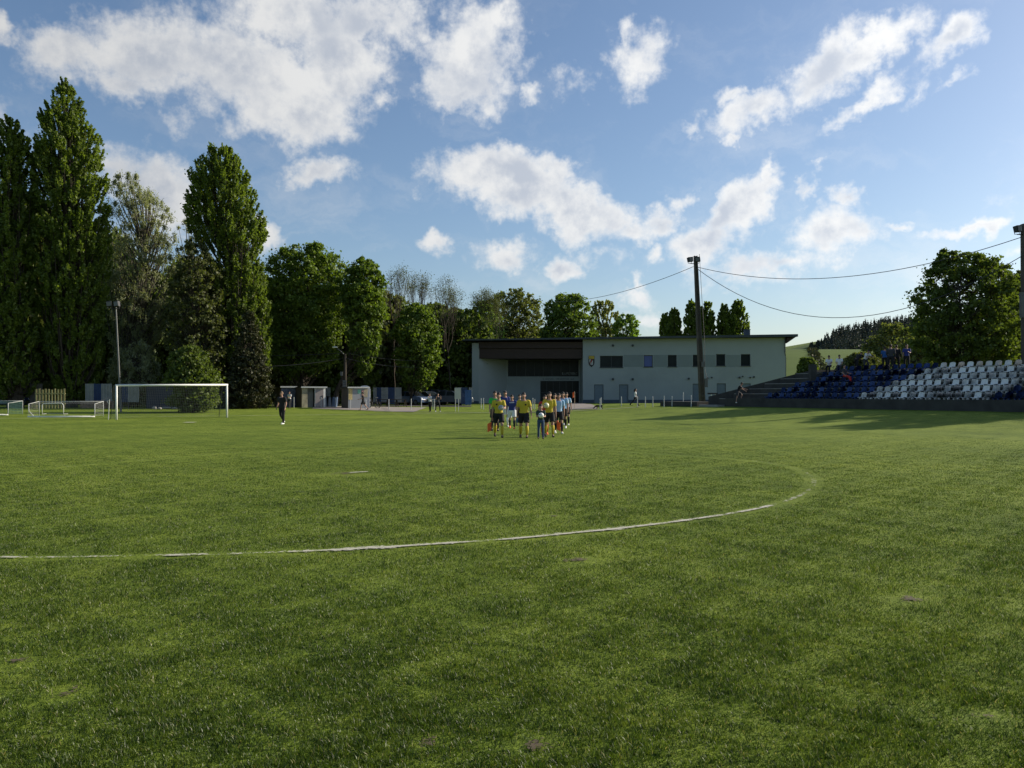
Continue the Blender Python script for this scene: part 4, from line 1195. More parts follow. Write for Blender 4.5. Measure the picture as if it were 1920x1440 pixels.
# cable hanging down the pole
MB().tube([(-.35, -.3, 14.0), (-.1, -.32, 9.5), (.10, -.33, 6.2), (.14, -.36, 3.2), (.36, -.38, 2.3)], .022, 5).build('cable', M['dark'], r1_)
r2_, top2 = mast('floodlight_pole', 'thick floodlight pole cut by the right edge of the photo', 1923, 56, 420, .20, .15, -3, ((-1, .0),), 'poleconc')
MB().box(-.50, -.15, -.35, -.12, 6.0, 7.7).build('loudspeaker_box', M['steel'], r2_)
r3_, top3 = mast('floodlight_mast', 'thin grey floodlight mast with two lamps behind the left goalpost', 227, 66, 570, .085, .05, -10, ((-1, .35), (.45, .35)), 'steel', cat='mast')

def sag(a, c, s_, n=24):
    return [a.lerp(c, i / n) - Vector((0, 0, s_ * 4 * (i / n) * (1 - i / n))) for i in range(n + 1)]
def wire(label, a, c, s_, r_=.026, name='overhead_wire'):
    tag(MB().tube(sag(a, c, s_), r_, 5).build(name, M['dark'], smooth=True), label, 'wire')
tp = top1 + Vector((0, 0, -1.0)); tq = top2 + Vector((-.2, 0, -.9))
wire('upper overhead wire sagging between the two floodlight poles', tp, tq, 1.9)
p_low = top2 + Vector((-.2, 0, -2.2))
wire('lower overhead wire dipping deepest between the two floodlight poles', tp + Vector((.1, 0, -.15)), p_low, 4.4)
wire('overhead wire running down left from the floodlight pole to the trees', tp + Vector((-.2, 0, 0)), at(1040, 110, py=566), .8)
# lamp pole in front of the woodland
b0 = at(647, 84); lp = empty('lamp_pole', b0, 'dark utility pole with a street lamp and grey signs beside the notice shed', 'pole')
MB().tube([(0, 0, -.2), (0, 0, 5.3)], [.2, .13], 10).build('pole', M['bark'], lp)
MB().tube([(-.02, 0, 5.2), (-.4, -.2, 5.6), (-.75, -.3, 5.85)], .04, 6).build('lamp_arm', M['steel'], lp)
MB().ball((-.95, -.36, 5.98), (.30, .12, .07), 10, 6).build('lamp_head', M['white'], lp)
MB().box(-.42, -.18, -.32, -.2, 3.1, 3.5).build('meter_box', M['steel'], lp)
MB().box(-.20, .20, -.26, -.225, 1.75, 2.65).build('sign_board', M['steel'], lp)
for i in range(4): pass
MB().box(-.17, .17, -.272, -.262, 1.95, 1.99).box(-.17, .17, -.272, -.262, 2.2, 2.24).box(-.17, .17, -.272, -.262, 2.42, 2.46).build('sign_text', M['dark'], lp)
wire('slack wire from the lamp pole toward the oval poplar', at(643, 84, py=672), at(498, 80, py=687), .15, .028)
wire('slack wire from the lamp pole toward the building', at(650, 84, py=672), at(810, 90, py=688), .35, .028)
wire('thin wire high between lamp pole and evergreen', at(643, 84, py=662), at(498, 82, py=667), .05, .02)
wire('thin wire high between lamp pole and building', at(650, 84, py=662), at(830, 90, py=676), .3, .02)

# ------------------------------------------------------------------ goals
def net_sheet(name, quads, mt, parent):
    me = bpy.data.meshes.new(name); V = []; Fs = []; UV = []
    for q in quads:
        q = [Vector(p) for p in q]; b_ = len(V); V += [tuple(p) for p in q]; Fs.append(tuple(range(b_, b_ + len(q))))
        w_ = (q[1] - q[0]).length; h_ = (q[-1] - q[0]).length
        w2 = (q[2] - q[3]).length if len(q) == 4 else 0
        UV += [(0, 0), (w_, 0), (w2, h_), (0, h_)][:len(q)]
    me.from_pydata(V, [], Fs); uv = me.uv_layers.new(name='uv')
    for i, l in enumerate(me.loops): uv.data[i].uv = UV[l.vertex_index]
    me.materials.append(mt); o = bpy.data.objects.new(name, me); COL.objects.link(o); o.parent = parent
    return o
gL = gnd(218.5, 787); gR = gnd(425.5, 783)
gdir = (gR - gL); gw = math.hypot(gdir.x, gdir.y)
goal = empty('football_goal', (gL.x, gL.y, 0), 'full-size white football goal with a dark hanging net', 'goal', rz=math.atan2(gdir.y, gdir.x))
print('goal width', gw, gL, gR)
zL, zR = G(gL.x, gL.y) - .05, G(gR.x, gR.y) - .05
tL, tR = EYE + (HZ - 722.5) * gL.y / F, EYE + (HZ - 721.5) * gR.y / F
MB().tube([(0, 0, zL), (0, 0, tL)], .065, 12).build('post', M['white'], goal, smooth=True)
MB().tube([(gw, 0, zR), (gw, 0, tR)], .065, 12).build('post', M['white'], goal, smooth=True)
MB().tube([(-.065, 0, tL), (gw + .065, 0, tR)], .065, 12).build('crossbar', M['white'], goal, smooth=True)
bd = 1.7
net_sheet('net', [((0, .9, tL), (gw, .9, tR), (gw, bd, zR + .1), (0, bd, zL + .1)), ((0, .05, tL), (gw, .05, tR), (gw, .9, tR), (0, .9, tL)),
                  ((0, 0, zL + .1), (0, bd, zL + .1), (0, .9, tL), (0, .05, tL)), ((gw, 0, zR + .1), (gw, bd, zR + .1), (gw, .9, tR), (gw, .05, tR))], M['net'], goal)
MB().tube([(0, .05, tL), (0, .9, tL), (0, bd, zL + .05)], .02, 6).tube([(gw, .05, tR), (gw, .9, tR), (gw, bd, zR + .05)], .02, 6).build('net_support', M['dark'], goal)
# slim post with bracket standing left of the goal
b0 = gnd(203, 787); t_ = empty('net_post', b0, 'slim white post with a bent bracket just left of the goal', 'post')
MB().tube([(0, 0, -.05), (.05, 0, .9), (.08, 0, 1.35)], .028, 8).build('post', M['whitepost'], t_)
MB().tube([(.07, 0, 1.0), (-.08, 0, 1.2), (-.02, 0, 1.25)], .02, 6).build('bracket', M['whitepost'], t_)

def small_goal(label, pxl, pxr, py0, top_py, depth, mt_net, tipped=True, yaw=0.06, rb=.05):
    a = gnd((pxl + pxr) / 2, py0); Y = a.y; w_ = (pxr - pxl) * Y / F; h = (py0 - top_py) * Y / F
    root = empty('training_goal', a, label, 'goal', 'small training goals on the grass', rz=yaw)
    x0, x1 = -w_ / 2, w_ / 2
    MB().tube([(x0, 0, .05), (x1, 0, .05)], rb, 8).build('front_bar', M['white'], root, smooth=True)
    for x in (x0 + .05, x1 - .02):
        fr = MB()
        fr.tube([(x + (.35 if x < 0 else 0), .02, .06), (x, .05, .45), (x, .05, h * .85)], .028, 6)
        fr.tube([(x, .05, h * .85), (x, depth, h)], .02, 6); fr.tube([(x, depth, 0), (x, depth, h)], .02, 6)
        fr.build('side_frame', M['whitepost'], root, smooth=True)
    MB().tube([(x0, depth, h), (x1, depth, h)], .022, 6).build('back_bar', M['whitepost'], root, smooth=True)
    net_sheet('net', [((x0, depth, 0), (x1, depth, 0), (x1, depth, h), (x0, depth, h)), ((x0, .05, h * .85), (x1, .05, h * .85), (x1, depth, h), (x0, depth, h)),
                      ((x0, 0, .1), (x0, depth, .1), (x0, depth, h), (x0, .05, h * .85)), ((x1, 0, .1), (x1, depth, .1), (x1, depth, h), (x1, .05, h * .85))], mt_net, root)
small_goal('tipped training goal with a long white bar on the grass left of the main goal', 55, 175, 782.5, 753, 1.6, M['netwhite'], yaw=.10)
small_goal('training goal with dark green net cut by the left edge', -60, 15, 779, 752, 1.8, M['netgreen'], yaw=.0)
b0 = gnd(99, 777); mg = empty('mini_goal', b0, 'small arched white mini goal standing inside the tipped training goal', 'goal')
w_ = 40 * b0.y / F / 2; h_ = 20.5 * b0.y / F
MB().tube([(-w_, 0, 0), (-w_, 0, h_ * .85), (-w_ + .12, 0, h_), (w_ - .12, 0, h_ + .03), (w_, 0, h_ * .85), (w_, 0, 0)], .03, 8).build('hoop', M['white'], mg, smooth=True)
MB().tube([(-w_, 0, .03), (-w_, .6, .03), (w_, .6, .03), (w_, 0, .03)], .02, 6).build('base_frame', M['whitepost'], mg)

# corner flag
b0 = touch(0, 0); b0.z = G(b0.x, b0.y); b0 = at(1077.5, b0.y)
cf = empty('corner_flag', b0, 'orange corner flag on a pale pole right of the walking group', 'flag')
MB().tube([(0, 0, -.05), (0, 0, 1.55)], .02, 8).build('pole', mat('pale_wood', (.55, .42, .28)), cf)
fm = MB(); 
for i in range(5):
    a = -.01 - i * .03; 
vs = []; 
for i in range(6):
    for j in range(4): vs.append((-.02 - i * .035, .05 * math.sin(i * 1.2 + j * .3), 1.53 - j * .16 - i * .02))
fm.add(vs, [(i * 4 + j, i * 4 + j + 1, i * 4 + j + 5, i * 4 + j + 4) for i in range(5) for j in range(3)]).build('flag', M['orange'], cf, smooth=True)

# ------------------------------------------------------------------ sheds, fence, cars
def shed(label, pxc, Y, w_, d_, h, yaw, front, extra=None, roofdrop=.0, rover=.12):
    a = at(pxc, Y); root = empty('shed', (a.x, a.y, a.z - .03), label, 'shed', rz=R(yaw))
    # local: front-left corner at origin, front along +x, depth +y
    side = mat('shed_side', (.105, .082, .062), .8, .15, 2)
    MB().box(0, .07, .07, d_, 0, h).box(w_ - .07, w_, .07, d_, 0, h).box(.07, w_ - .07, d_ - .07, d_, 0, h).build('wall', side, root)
    front(root, w_, h)
    MB().prism([(-.15, h + .002), (-.15, h + .09), (d_ + .15, h + .06), (d_ + .15, h - .02)], 'x', -rover, w_ + rover).build('roof', M['darkconc'], root)
    MB().box(-rover, w_ + rover, -.20, -.153, h - .03, h + .10).build('roof_edge', M['whitepost'], root)
    return root
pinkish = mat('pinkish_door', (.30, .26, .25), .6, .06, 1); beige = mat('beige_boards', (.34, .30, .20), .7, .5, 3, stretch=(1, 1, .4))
def front2(root, w_, h):
    MB().box(0, .55, 0, .068, 0, h).build('board_panel', beige, root)
    MB().box(.552, 1.25, .5, .56, 0, h).build('inner_wall', M['concrete'], root)
    d = MB().box(1.3, 2.1, -.02, .03, .08, h - .08).build('door', pinkish, root)
    MB().box(1.97, 2.02, -.06, -.022, .95, 1.2).build('handle', M['dark'], d)
    MB().box(1.252, 1.298, 0, .066, 0, h).box(2.102, w_, 0, .066, 0, h).box(1.3, 2.1, 0.002, .06, h - .078, h).build('door_frame', M['white'], root)
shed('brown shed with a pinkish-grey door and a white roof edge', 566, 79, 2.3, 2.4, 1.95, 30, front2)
def front3(root, w_, h):
    MB().box(0, w_, 0, .068, 0, h).build('front_wall', mat('pale_grey_board', (.25, .265, .28), .7, .08, 1), root)
    MB().box(.02, .40, -.02, -.003, .85, h - .08).build('poster', mat('yellow_poster', (.45, .36, .16), .7, .5, 9), root)
    MB().box(.92, 1.22, -.02, -.003, 1.45, 1.82).build('poster', mat('green_poster', (.16, .42, .30), .7, .3, 9), root)
    MB().box(1.32, 1.5, -.02, -.003, 1.2, 1.75).build('poster', mat('red_white_poster', (.42, .22, .20), .7, .4, 14), root)
    MB().box(1.55, w_ - .05, -.02, -.003, 1.1, 1.85).build('poster', beige, root)
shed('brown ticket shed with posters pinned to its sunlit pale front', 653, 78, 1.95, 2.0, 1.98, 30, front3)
def front1(root, w_, h):
    MB().box(0, w_, 0, .068, 0, h).build('front_wall', mat('white_blue_board', (.10, .11, .15), .7, .6, 5), root)
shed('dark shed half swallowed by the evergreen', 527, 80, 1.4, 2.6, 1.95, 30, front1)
# portable cabin with round blue door
a = at(684, 79.5); pc = empty('portable_toilet', a, 'white portable cabin with a round-topped blue door beside the poster shed', 'cabin', rz=R(12))
def arch(x0, x1, z1, r_, n=8):
    pts = [(x0, 0)]
    for i in range(n + 1): t = math.pi - math.pi / 2 * i / n; pts.append((x0 + r_ + r_ * math.cos(t), z1 - r_ + r_ * math.sin(t)))
    for i in range(n + 1): t = math.pi / 2 - math.pi / 2 * i / n; pts.append((x1 - r_ + r_ * math.cos(t), z1 - r_ + r_ * math.sin(t)))
    return pts + [(x1, 0)]
MB().prism(arch(-.55, .55, 2.15, .42), 'y', 0, 1.0).build('shell', M['white'], pc)
dr = MB().prism(arch(-.33, .33, 1.85, .30), 'y', -.04, -.003).build('door', mat('blue_door', (.03, .16, .42), .4), pc)
MB().box(.2, .26, -.07, -.042, .95, 1.1).build('handle', M['dark'], dr)

def fence(label, pts_px, Y0, Y1, ztopf, spec):
    """panels: list of (px0, px1, material, z0)"""
    root_x = (pts_px[0] - 960) / F * Y0
    root = empty('fence', (root_x, Y0, 0), label, 'fence')
    def Yat(px): return Y0 + (Y1 - Y0) * (px - pts_px[0]) / (pts_px[1] - pts_px[0])
    for (p0, p1, mt, z0) in spec:
        a = at(p0, Yat(p0)); c = at(p1, Yat(p1)); L_ = math.hypot(c.x - a.x, c.y - a.y); n = max(2, int(L_ / .12)); mb = MB()
        for i in range(n):
            t0, t1 = i / n, (i + .78) / n
            q0 = a.lerp(c, t0); q1 = a.lerp(c, t1)
            mb.add([(q0.x - root_x, q0.y - Y0, z0), (q1.x - root_x, q1.y - Y0, z0), (q1.x - root_x, q1.y - Y0 + .02, z0), (q0.x - root_x, q0.y - Y0 + .02, z0),
                    (q0.x - root_x, q0.y - Y0, ztopf), (q1.x - root_x, q1.y - Y0, ztopf), (q1.x - root_x, q1.y - Y0 + .02, ztopf), (q0.x - root_x, q0.y - Y0 + .02, ztopf)],
                   [(0, 3, 2, 1), (4, 5, 6, 7), (0, 1, 5, 4), (1, 2, 6, 5), (2, 3, 7, 6), (3, 0, 4, 7)])
        mb.build('panel', mt, root)
        rl = MB().tube([(a.x - root_x, a.y - Y0 + .06, z0 + .15), (c.x - root_x, c.y - Y0 + .06, z0 + .15)], .025, 5).tube([(a.x - root_x, a.y - Y0 + .06, ztopf - .15), (c.x - root_x, c.y - Y0 + .06, ztopf - .15)], .025, 5)
        rl.build('rail', M['dark'], root)
        MB().box(a.x - root_x - .04, a.x - root_x + .04, a.y - Y0 + .09, a.y - Y0 + .17, a.z - .1, ztopf + .05).build('post', M['dark'], root)
    return root
slatg = mat('grey_slats', (.27, .275, .26), .7, .15, 2); slatb = mat('blue_slats', (.02, .045, .12), .6, .2, 2); slatd = mat('dark_slats', (.10, .09, .08), .8, .3, 2)
zf = EYE + (HZ - 726.5) * 88 / F
sp2 = []
for (p0, p1, mt) in ((600,606,slatg),(606,612,slatb),(612,620,slatg),(700,706.5,slatg),(706.5,715,slatb),(715,728,slatg),(728,740,slatb),(740,753,slatg),(853,865,slatg),(865,877,slatb),(879.5,886,slatg)):
    sp2.append((p0, p1, mt, G(*at(p0, 88).xy) + (.15 if mt is slatb else .35)))
fence('grey and blue slatted fence with gaps in front of the parked cars', (600, 886), 88, 88, zf, sp2)
zf2 = EYE + (HZ - 719.5) * 73.5 / F
fence('tall slatted fence between the trunks left of the goal', (-20, 285), 73.5, 73.5, zf2, [(-20, 17, slatd, .9), (56, 80, slatd, .9), (160, 176, slatg, 1.05), (176, 190, slatb, 1.05), (190, 210, slatg, 1.05), (228, 240, slatb, 1.0), (240, 261, slatg, 1.0)])
a = at(186, 73.2); wl_ = tag(MB().box(-1.6, 1.2, -.15, .15, -.1, .62).build('brick_wall', mat('rough_brick', (.24, .16, .11), .9, .5, 5, .4), loc=(a.x, a.y, a.z)), 'low rough brick wall under the fence left of the goal', 'wall')
# yellowish pallet fence
pal = mat('weathered_yellow_wood', (.30, .27, .12), .85, .35, 4); root = empty('pallet_fence', at(92, 69), 'weathered yellowish picket panel behind the training goals', 'fence')
for i in range(10):
    x = -1.15 + i * .26; MB().box(x, x + .13, 0, .03, .1, 1.72 + .05 * math.sin(i * 2.3)).build('picket', pal, root)
MB().box(-1.2, 1.35, .032, .06, .45, .55).box(-1.2, 1.35, .032, .06, 1.3, 1.4).build('rail', pal, root)
# dark wall behind the main goal
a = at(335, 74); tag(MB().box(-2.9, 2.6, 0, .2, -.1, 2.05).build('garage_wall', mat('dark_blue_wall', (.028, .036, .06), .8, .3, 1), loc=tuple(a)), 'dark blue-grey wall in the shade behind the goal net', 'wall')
# rubble by it
rb = random.Random(2)
for i, lab in enumerate(('pale lump of rubble, left of the pile behind the goal net', 'long flat pale slab lying behind the goal net', 'pale rubble block nearest the bush behind the goal', 'small white stone left of the bush behind the goal')):
    a = gnd((290, 312, 328, 300)[i], (767.5, 766.5, 767.2, 768)[i]); m_ = MB()
    m_.ball((0, 0, .08), ((.22, .42, .25, .16)[i], .2, (.14, .08, .12, .1)[i]), 7, 5)
    m_.v = [(x * (1 + .2 * rb.random()), y, z * (1 + .3 * rb.random())) for x, y, z in m_.v]
    tag(m_.build('rubble_stone', M['concrete'], loc=tuple(a)), lab, 'stone', 'pale rubble behind the goal')

def car(label, px, Y, yaw, col, scale=1.0, taillight=False):
    a = at(px, Y); root = empty('parked_car', (a.x, a.y, a.z), label, 'car', 'cars parked behind the fence', rz=R(yaw)); root.scale = (scale,) * 3
    paint = mat('car_paint', col, .25, .05, 1, spec=.6)
    low = [(-2.1, .32), (-2.12, .72), (-2.0, .88), (-1.1, 1.0), (1.25, .98), (1.95, .86), (2.12, .62), (2.1, .30)]
    bm = bmesh.new(); 
    def slab(poly, hw0, hw1, name, mt, par):
        mb = MB(); n = len(poly)
        zs_ = [p[1] for p in poly]; zlo, zhi = min(zs_), max(zs_)
        def W(z): q = (z - zlo) / (zhi - zlo + 1e-6); return hw0 + (hw1 - hw0) * q
        mb.add([(p[0], -W(p[1]), p[1]) for p in poly] + [(p[0], W(p[1]), p[1]) for p in poly],
               [tuple(range(n)), tuple(range(n, 2 * n))[::-1]] + [(i, n + i, n + (i + 1) % n, (i + 1) % n) for i in range(n)])
        return mb.build(name, mt, par, bevel=.03)
    body = slab(low, .86, .80, 'body', paint, root)
    slab([(-1.75, .98), (-1.35, 1.38), (-.6, 1.47), (.35, 1.44), (1.15, 1.0)], .76, .60, 'cabin_glass', M['glass'], root)
    slab([(-1.30, 1.395), (-.6, 1.485), (.30, 1.455), (.34, 1.43), (-.6, 1.46)], .64, .60, 'roof', paint, root)
    pm_ = MB()
    for s_ in (-1, 1):
        for (x0, z0, x1, z1) in ((-1.6, .99, -1.30, 1.39), (-.35, .99, -.38, 1.45), (1.15, 1.0, .33, 1.44)):
            pm_.tube([(x0, s_ * .745, z0), (x1, s_ * .62, z1)], .035, 5)
    pm_.build('pillar', paint, root)
    for sx in (-1.3, 1.3):
        for sy in (-1, 1):
            w0 = MB().tube([(sx, sy * .66, .31), (sx, sy * .86, .31)], .31, 16).build('wheel', M['black'], root)
            MB().tube([(sx, sy * .861, .31), (sx, sy * .875, .31)], .19, 12).build('rim', M['steel'], w0)
    for sy in (-1, 1):
        MB().ball((1.97, sy * .62, .72), (.12, .17, .09), 8, 6).build('headlight', M['white'], root)
        MB().ball((-2.02, sy * .64, .78), (.09, .14, .10), 8, 6).build('taillight', M['red'], root)
    MB().box(2.09, 2.13, -.4, .4, .42, .58).build('grille', M['dark'], root)
car('dark blue car parked behind the last grey fence panel on the left', 772, 91, -35, (.06, .09, .16))
car('grey-blue car parked second from the left behind the fence', 802, 92, -38, (.12, .15, .20))
car('tall dark car parked in the middle of the row behind the fence', 823, 95, -35, (.03, .035, .05), 1.15)
car('dark car with bright headlights nearest the building', 848, 91, -25, (.05, .06, .08), 1.05)
car('dark blue car with pale trim at the left edge behind the goals', 3, 74, 10, (.03, .05, .12), 1.0)

# notice board on two posts
b0 = at(858, 74.5); nbd = empty('notice_board', b0, 'blank pale board on two thin posts left of the building', 'sign')
MB().box(-.27, .27, 0, .03, .0 + EYE + (HZ - 748) * 74.5 / F - b0.z, EYE + (HZ - 727.5) * 74.5 / F - b0.z).build('board', mat('cream_board', (.50, .48, .42), .7, .08, 2), nbd)
for x in (-.20, .08): MB().tube([(x, .05, -.05), (x, .05, 1.9)], .022, 6).build('post', M['whitepost'], nbd)
b0 = at(872, 84); tag(MB().add([(0, 0, .25), (.65, 0, .25), (.65, 0, 1.75), (0, 0, 1.75), (0, .04, .25), (.65, .04, .25), (.65, .04, 1.75), (0, .04, 1.75)], [(0, 1, 2, 3), (7, 6, 5, 4), (0, 4, 5, 1), (1, 5, 6, 2), (2, 6, 7, 3), (3, 7, 4, 0)]).build('banner', mat('blue_banner', (.04, .09, .24), .6, .3, 3), loc=tuple(b0)), 'blue banner hanging between the pale board and the building', 'banner')

# white marker posts along the far side
posts = [(551,764.5,745),(576,764,745),(602,764.5,745.5),(629,765,746),(657,767.5,750),(686,768,750),(729,768,749),(771,768.5,748),(790,766,749),
         (811.5,768,749),(814.5,768,749),(902,766,747),(906.5,768,747),(999,766.5,746.5),(1002.5,767.5,749),(1125,768,748),(1127,767,746),(1165,761.5,744),
         (1195,764,744),(1210,763.5,744),(1224,763,744),(1245,763,742.5),(1260,762.5,744),(1281,761,736.5),(1296,763,742)]
near = ['in front of the dark shed side', 'in front of the open shed doorway', 'just right of the pinkish door', 'left of the ticket shed', 'below the yellow poster', 'right of the walking man in dark',
        'below the slatted panel right of the bicycle', 'left of the pair of spectators by the cars', 'close behind and left of the pair by the cars', 'just left between the pair by the cars',
        'just right between the pair by the cars', 'left one of two in front of the pale end wall', 'right one of two in front of the pale end wall', 'left one of two between referee and boy',
        'right one of two between referee and boy', 'rising from the small black dog, left one', 'rising from the small black dog, right one', 'left of the walking girl',
        'just right of the walking girl', 'second right of the walking girl', 'third right of the walking girl', 'fourth right of the walking girl', 'left of the tallest post before the concrete pole',
        'tallest one before the concrete pole', 'last one before the concrete pole']
pp = None
for i, ((px, py, ty), nr) in enumerate(zip(posts, near)):
    g0 = gnd(px, py); h = (py - ty) * g0.y / F
    me_o = MB().tube([(0, 0, -.05), (0, 0, h)], .036, 8).build('marker_post', M['whitepost'], loc=tuple(g0))
    MB().ball((0, 0, h), (.04, .04, .02), 8, 4).build('cap', M['white'], me_o)
    tag(me_o, 'thin white post ' + nr, 'post', 'white posts along the far touchline')
# pairs of posts with rail near the stand step
b0 = at(1337, 69.5); tb = empty('barrier', b0, 'short dark-topped barrier on two white legs by the stand steps', 'barrier')
MB().box(-.45, .4, -.08, .1, .85, .98).build('top', M['dark'], tb)
for x in (-.15, .18): MB().tube([(x, 0, 0), (x, 0, .85)], .045, 8).build('leg', M['white'], tb)
# benches by the fence
for i, (px, lab) in enumerate(((718, 'dark wooden picnic table nearest the bicycle'), (735, 'dark wooden picnic table in the middle of three by the fence'), (752, 'dark wooden picnic table furthest right by the fence'))):
    b0 = at(px, 84.5); t_ = empty('picnic_table', b0, lab, 'table', 'picnic tables by the fence', rz=R(10 * i))
    MB().box(-.55, .55, -.35, .35, .68, .74).build('table_top', M['bark'], t_)
    for s_ in (-1, 1):
        MB().box(-.55, .55, s_ * .62 - .12, s_ * .62 + .12, .40, .45).build('bench', M['bark'], t_)
        MB().tube([(s_ * .42, -.6, 0), (s_ * .42, 0, .67)], .045, 5).tube([(s_ * .42, .6, 0), (s_ * .42, 0, .66)], .045, 5).build('leg', M['bark'], t_)
# bins between the sheds
for i, (px, lab) in enumerate(((612, 'dark wheeled bin leftmost of three between the sheds'), (619, 'dark wheeled bin in the middle of three between the sheds'), (627, 'blue-grey bin against the ticket shed'))):
    b0 = at(px, 80.5); bn = empty('wheeled_bin', b0, lab, 'bin', 'bins between the sheds')
    mt = (M['greyc'], M['greyc'], M['bluec'])[i]
    MB().prism([(-.22, .05), (.22, .05), (.29, 1.0), (-.29, 1.0)], 'y', -.26, .26).build('body', mat('bin_plastic', (.16, .18, .22) if i < 2 else (.08, .12, .2), .5), bn)
    MB().box(-.31, .31, -.3, .3, 1.003, 1.07).build('lid', M['black'], bn)
# bicycle
b0 = at(699, 79.5); bk = empty('bicycle', b0, 'dark bicycle leaning by the fence right of the portable cabin', 'bicycle', rz=R(-20))
def ring(c, r_, t_): return [(c[0] + r_ * math.cos(a_ * math.pi / 10), c[1], c[2] + r_ * math.sin(a_ * math.pi / 10)) for a_ in range(21)]
for x in (-.5, .52):
    wh_ = MB().tube(ring((x, 0, .34), .33, 0), .028, 5).build('wheel', M['black'], bk)
    sk = MB()
    for a_ in range(5): sk.tube([(x - .32 * math.cos(a_ * .63), 0, .34 - .32 * math.sin(a_ * .63)), (x + .32 * math.cos(a_ * .63), 0, .34 + .32 * math.sin(a_ * .63))], .005, 4)
    sk.build('spokes', M['steel'], wh_)
MB().tube([(-.5, 0, .34), (-.15, 0, .75), (.38, 0, .80), (.52, 0, .34)], .022, 6).tube([(-.15, 0, .75), (0, 0, .32), (.38, 0, .78)], .02, 6).tube([(-.5, 0, .34), (0, 0, .32)], .016, 6).tube([(-.15, 0, .74), (-.2, 0, .92)], .016, 6).build('frame', M['dark'], bk)
MB().ball((-.2, 0, .95), (.14, .07, .035), 8, 5).build('saddle', M['black'], bk)
MB().tube([(.38, 0, .8), (.36, 0, 1.0), (.40, -.26, 1.02)], .016, 6).tube([(.36, 0, 1.0), (.40, .26, 1.02)], .016, 6).build('handlebar', M['dark'], bk)
# concrete slab by the path
b0 = gnd(1266, 757.5); tag(MB().box(-1.0, 1.0, -.4, .4, -.1, .12).build('concrete_slab', M['darkconc'], loc=tuple(b0)), 'low dark concrete slab in the grass before the building', 'slab')

# ------------------------------------------------------------------ people
DG = bpy.context.evaluated_depsgraph_get
def remesh(mb, name, mt, parent, voxel, smooth=4):
    me = bpy.data.meshes.new(name); me.from_pydata([tuple(v) for v in mb.v], [], mb.f); me.update()
    bm = bmesh.new(); bm.from_mesh(me); bmesh.ops.recalc_face_normals(bm, faces=bm.faces); bm.to_mesh(me); bm.free()
    o = bpy.data.objects.new(name, me); COL.objects.link(o)
    m_ = o.modifiers.new('r', 'REMESH'); m_.mode = 'VOXEL'; m_.voxel_size = voxel; m_.use_smooth_shade = True
    s_ = o.modifiers.new('s', 'SMOOTH'); s_.iterations = smooth; s_.factor = .5
    dg = DG(); dg.update()
    nm = bpy.data.meshes.new_from_object(o.evaluated_get(dg), depsgraph=dg)
    o.modifiers.clear(); o.data = nm
    nm.materials.clear(); nm.materials.append(mt)
    if len(nm.polygons): nm.polygons.foreach_set('use_smooth', [True] * len(nm.polygons))
    o.parent = parent
    return o

def limb(mb, pts, rad, n=10, steps=3):
    """tapered closed limb with rounded ends"""
    P = [Vector(p) for p in pts]; Q = []; Rr = []
    for i in range(len(P) - 1):
        for s_ in range(steps):
            t = s_ / steps; Q.append(P[i].lerp(P[i + 1], t)); Rr.append(rad[i] + (rad[i + 1] - rad[i]) * t)
    Q.append(P[-1]); Rr.append(rad[-1])
    d0 = (Q[0] - Q[1]).normalized(); d1 = (Q[-1] - Q[-2]).normalized()
    Q = [Q[0] + d0 * Rr[0] * .8, Q[0] + d0 * Rr[0] * .45] + Q + [Q[-1] + d1 * Rr[-1] * .45, Q[-1] + d1 * Rr[-1] * .8]
    Rr = [Rr[0] * .35, Rr[0] * .8] + Rr + [Rr[-1] * .8, Rr[-1] * .35]
    mb.tube(Q, Rr, n)

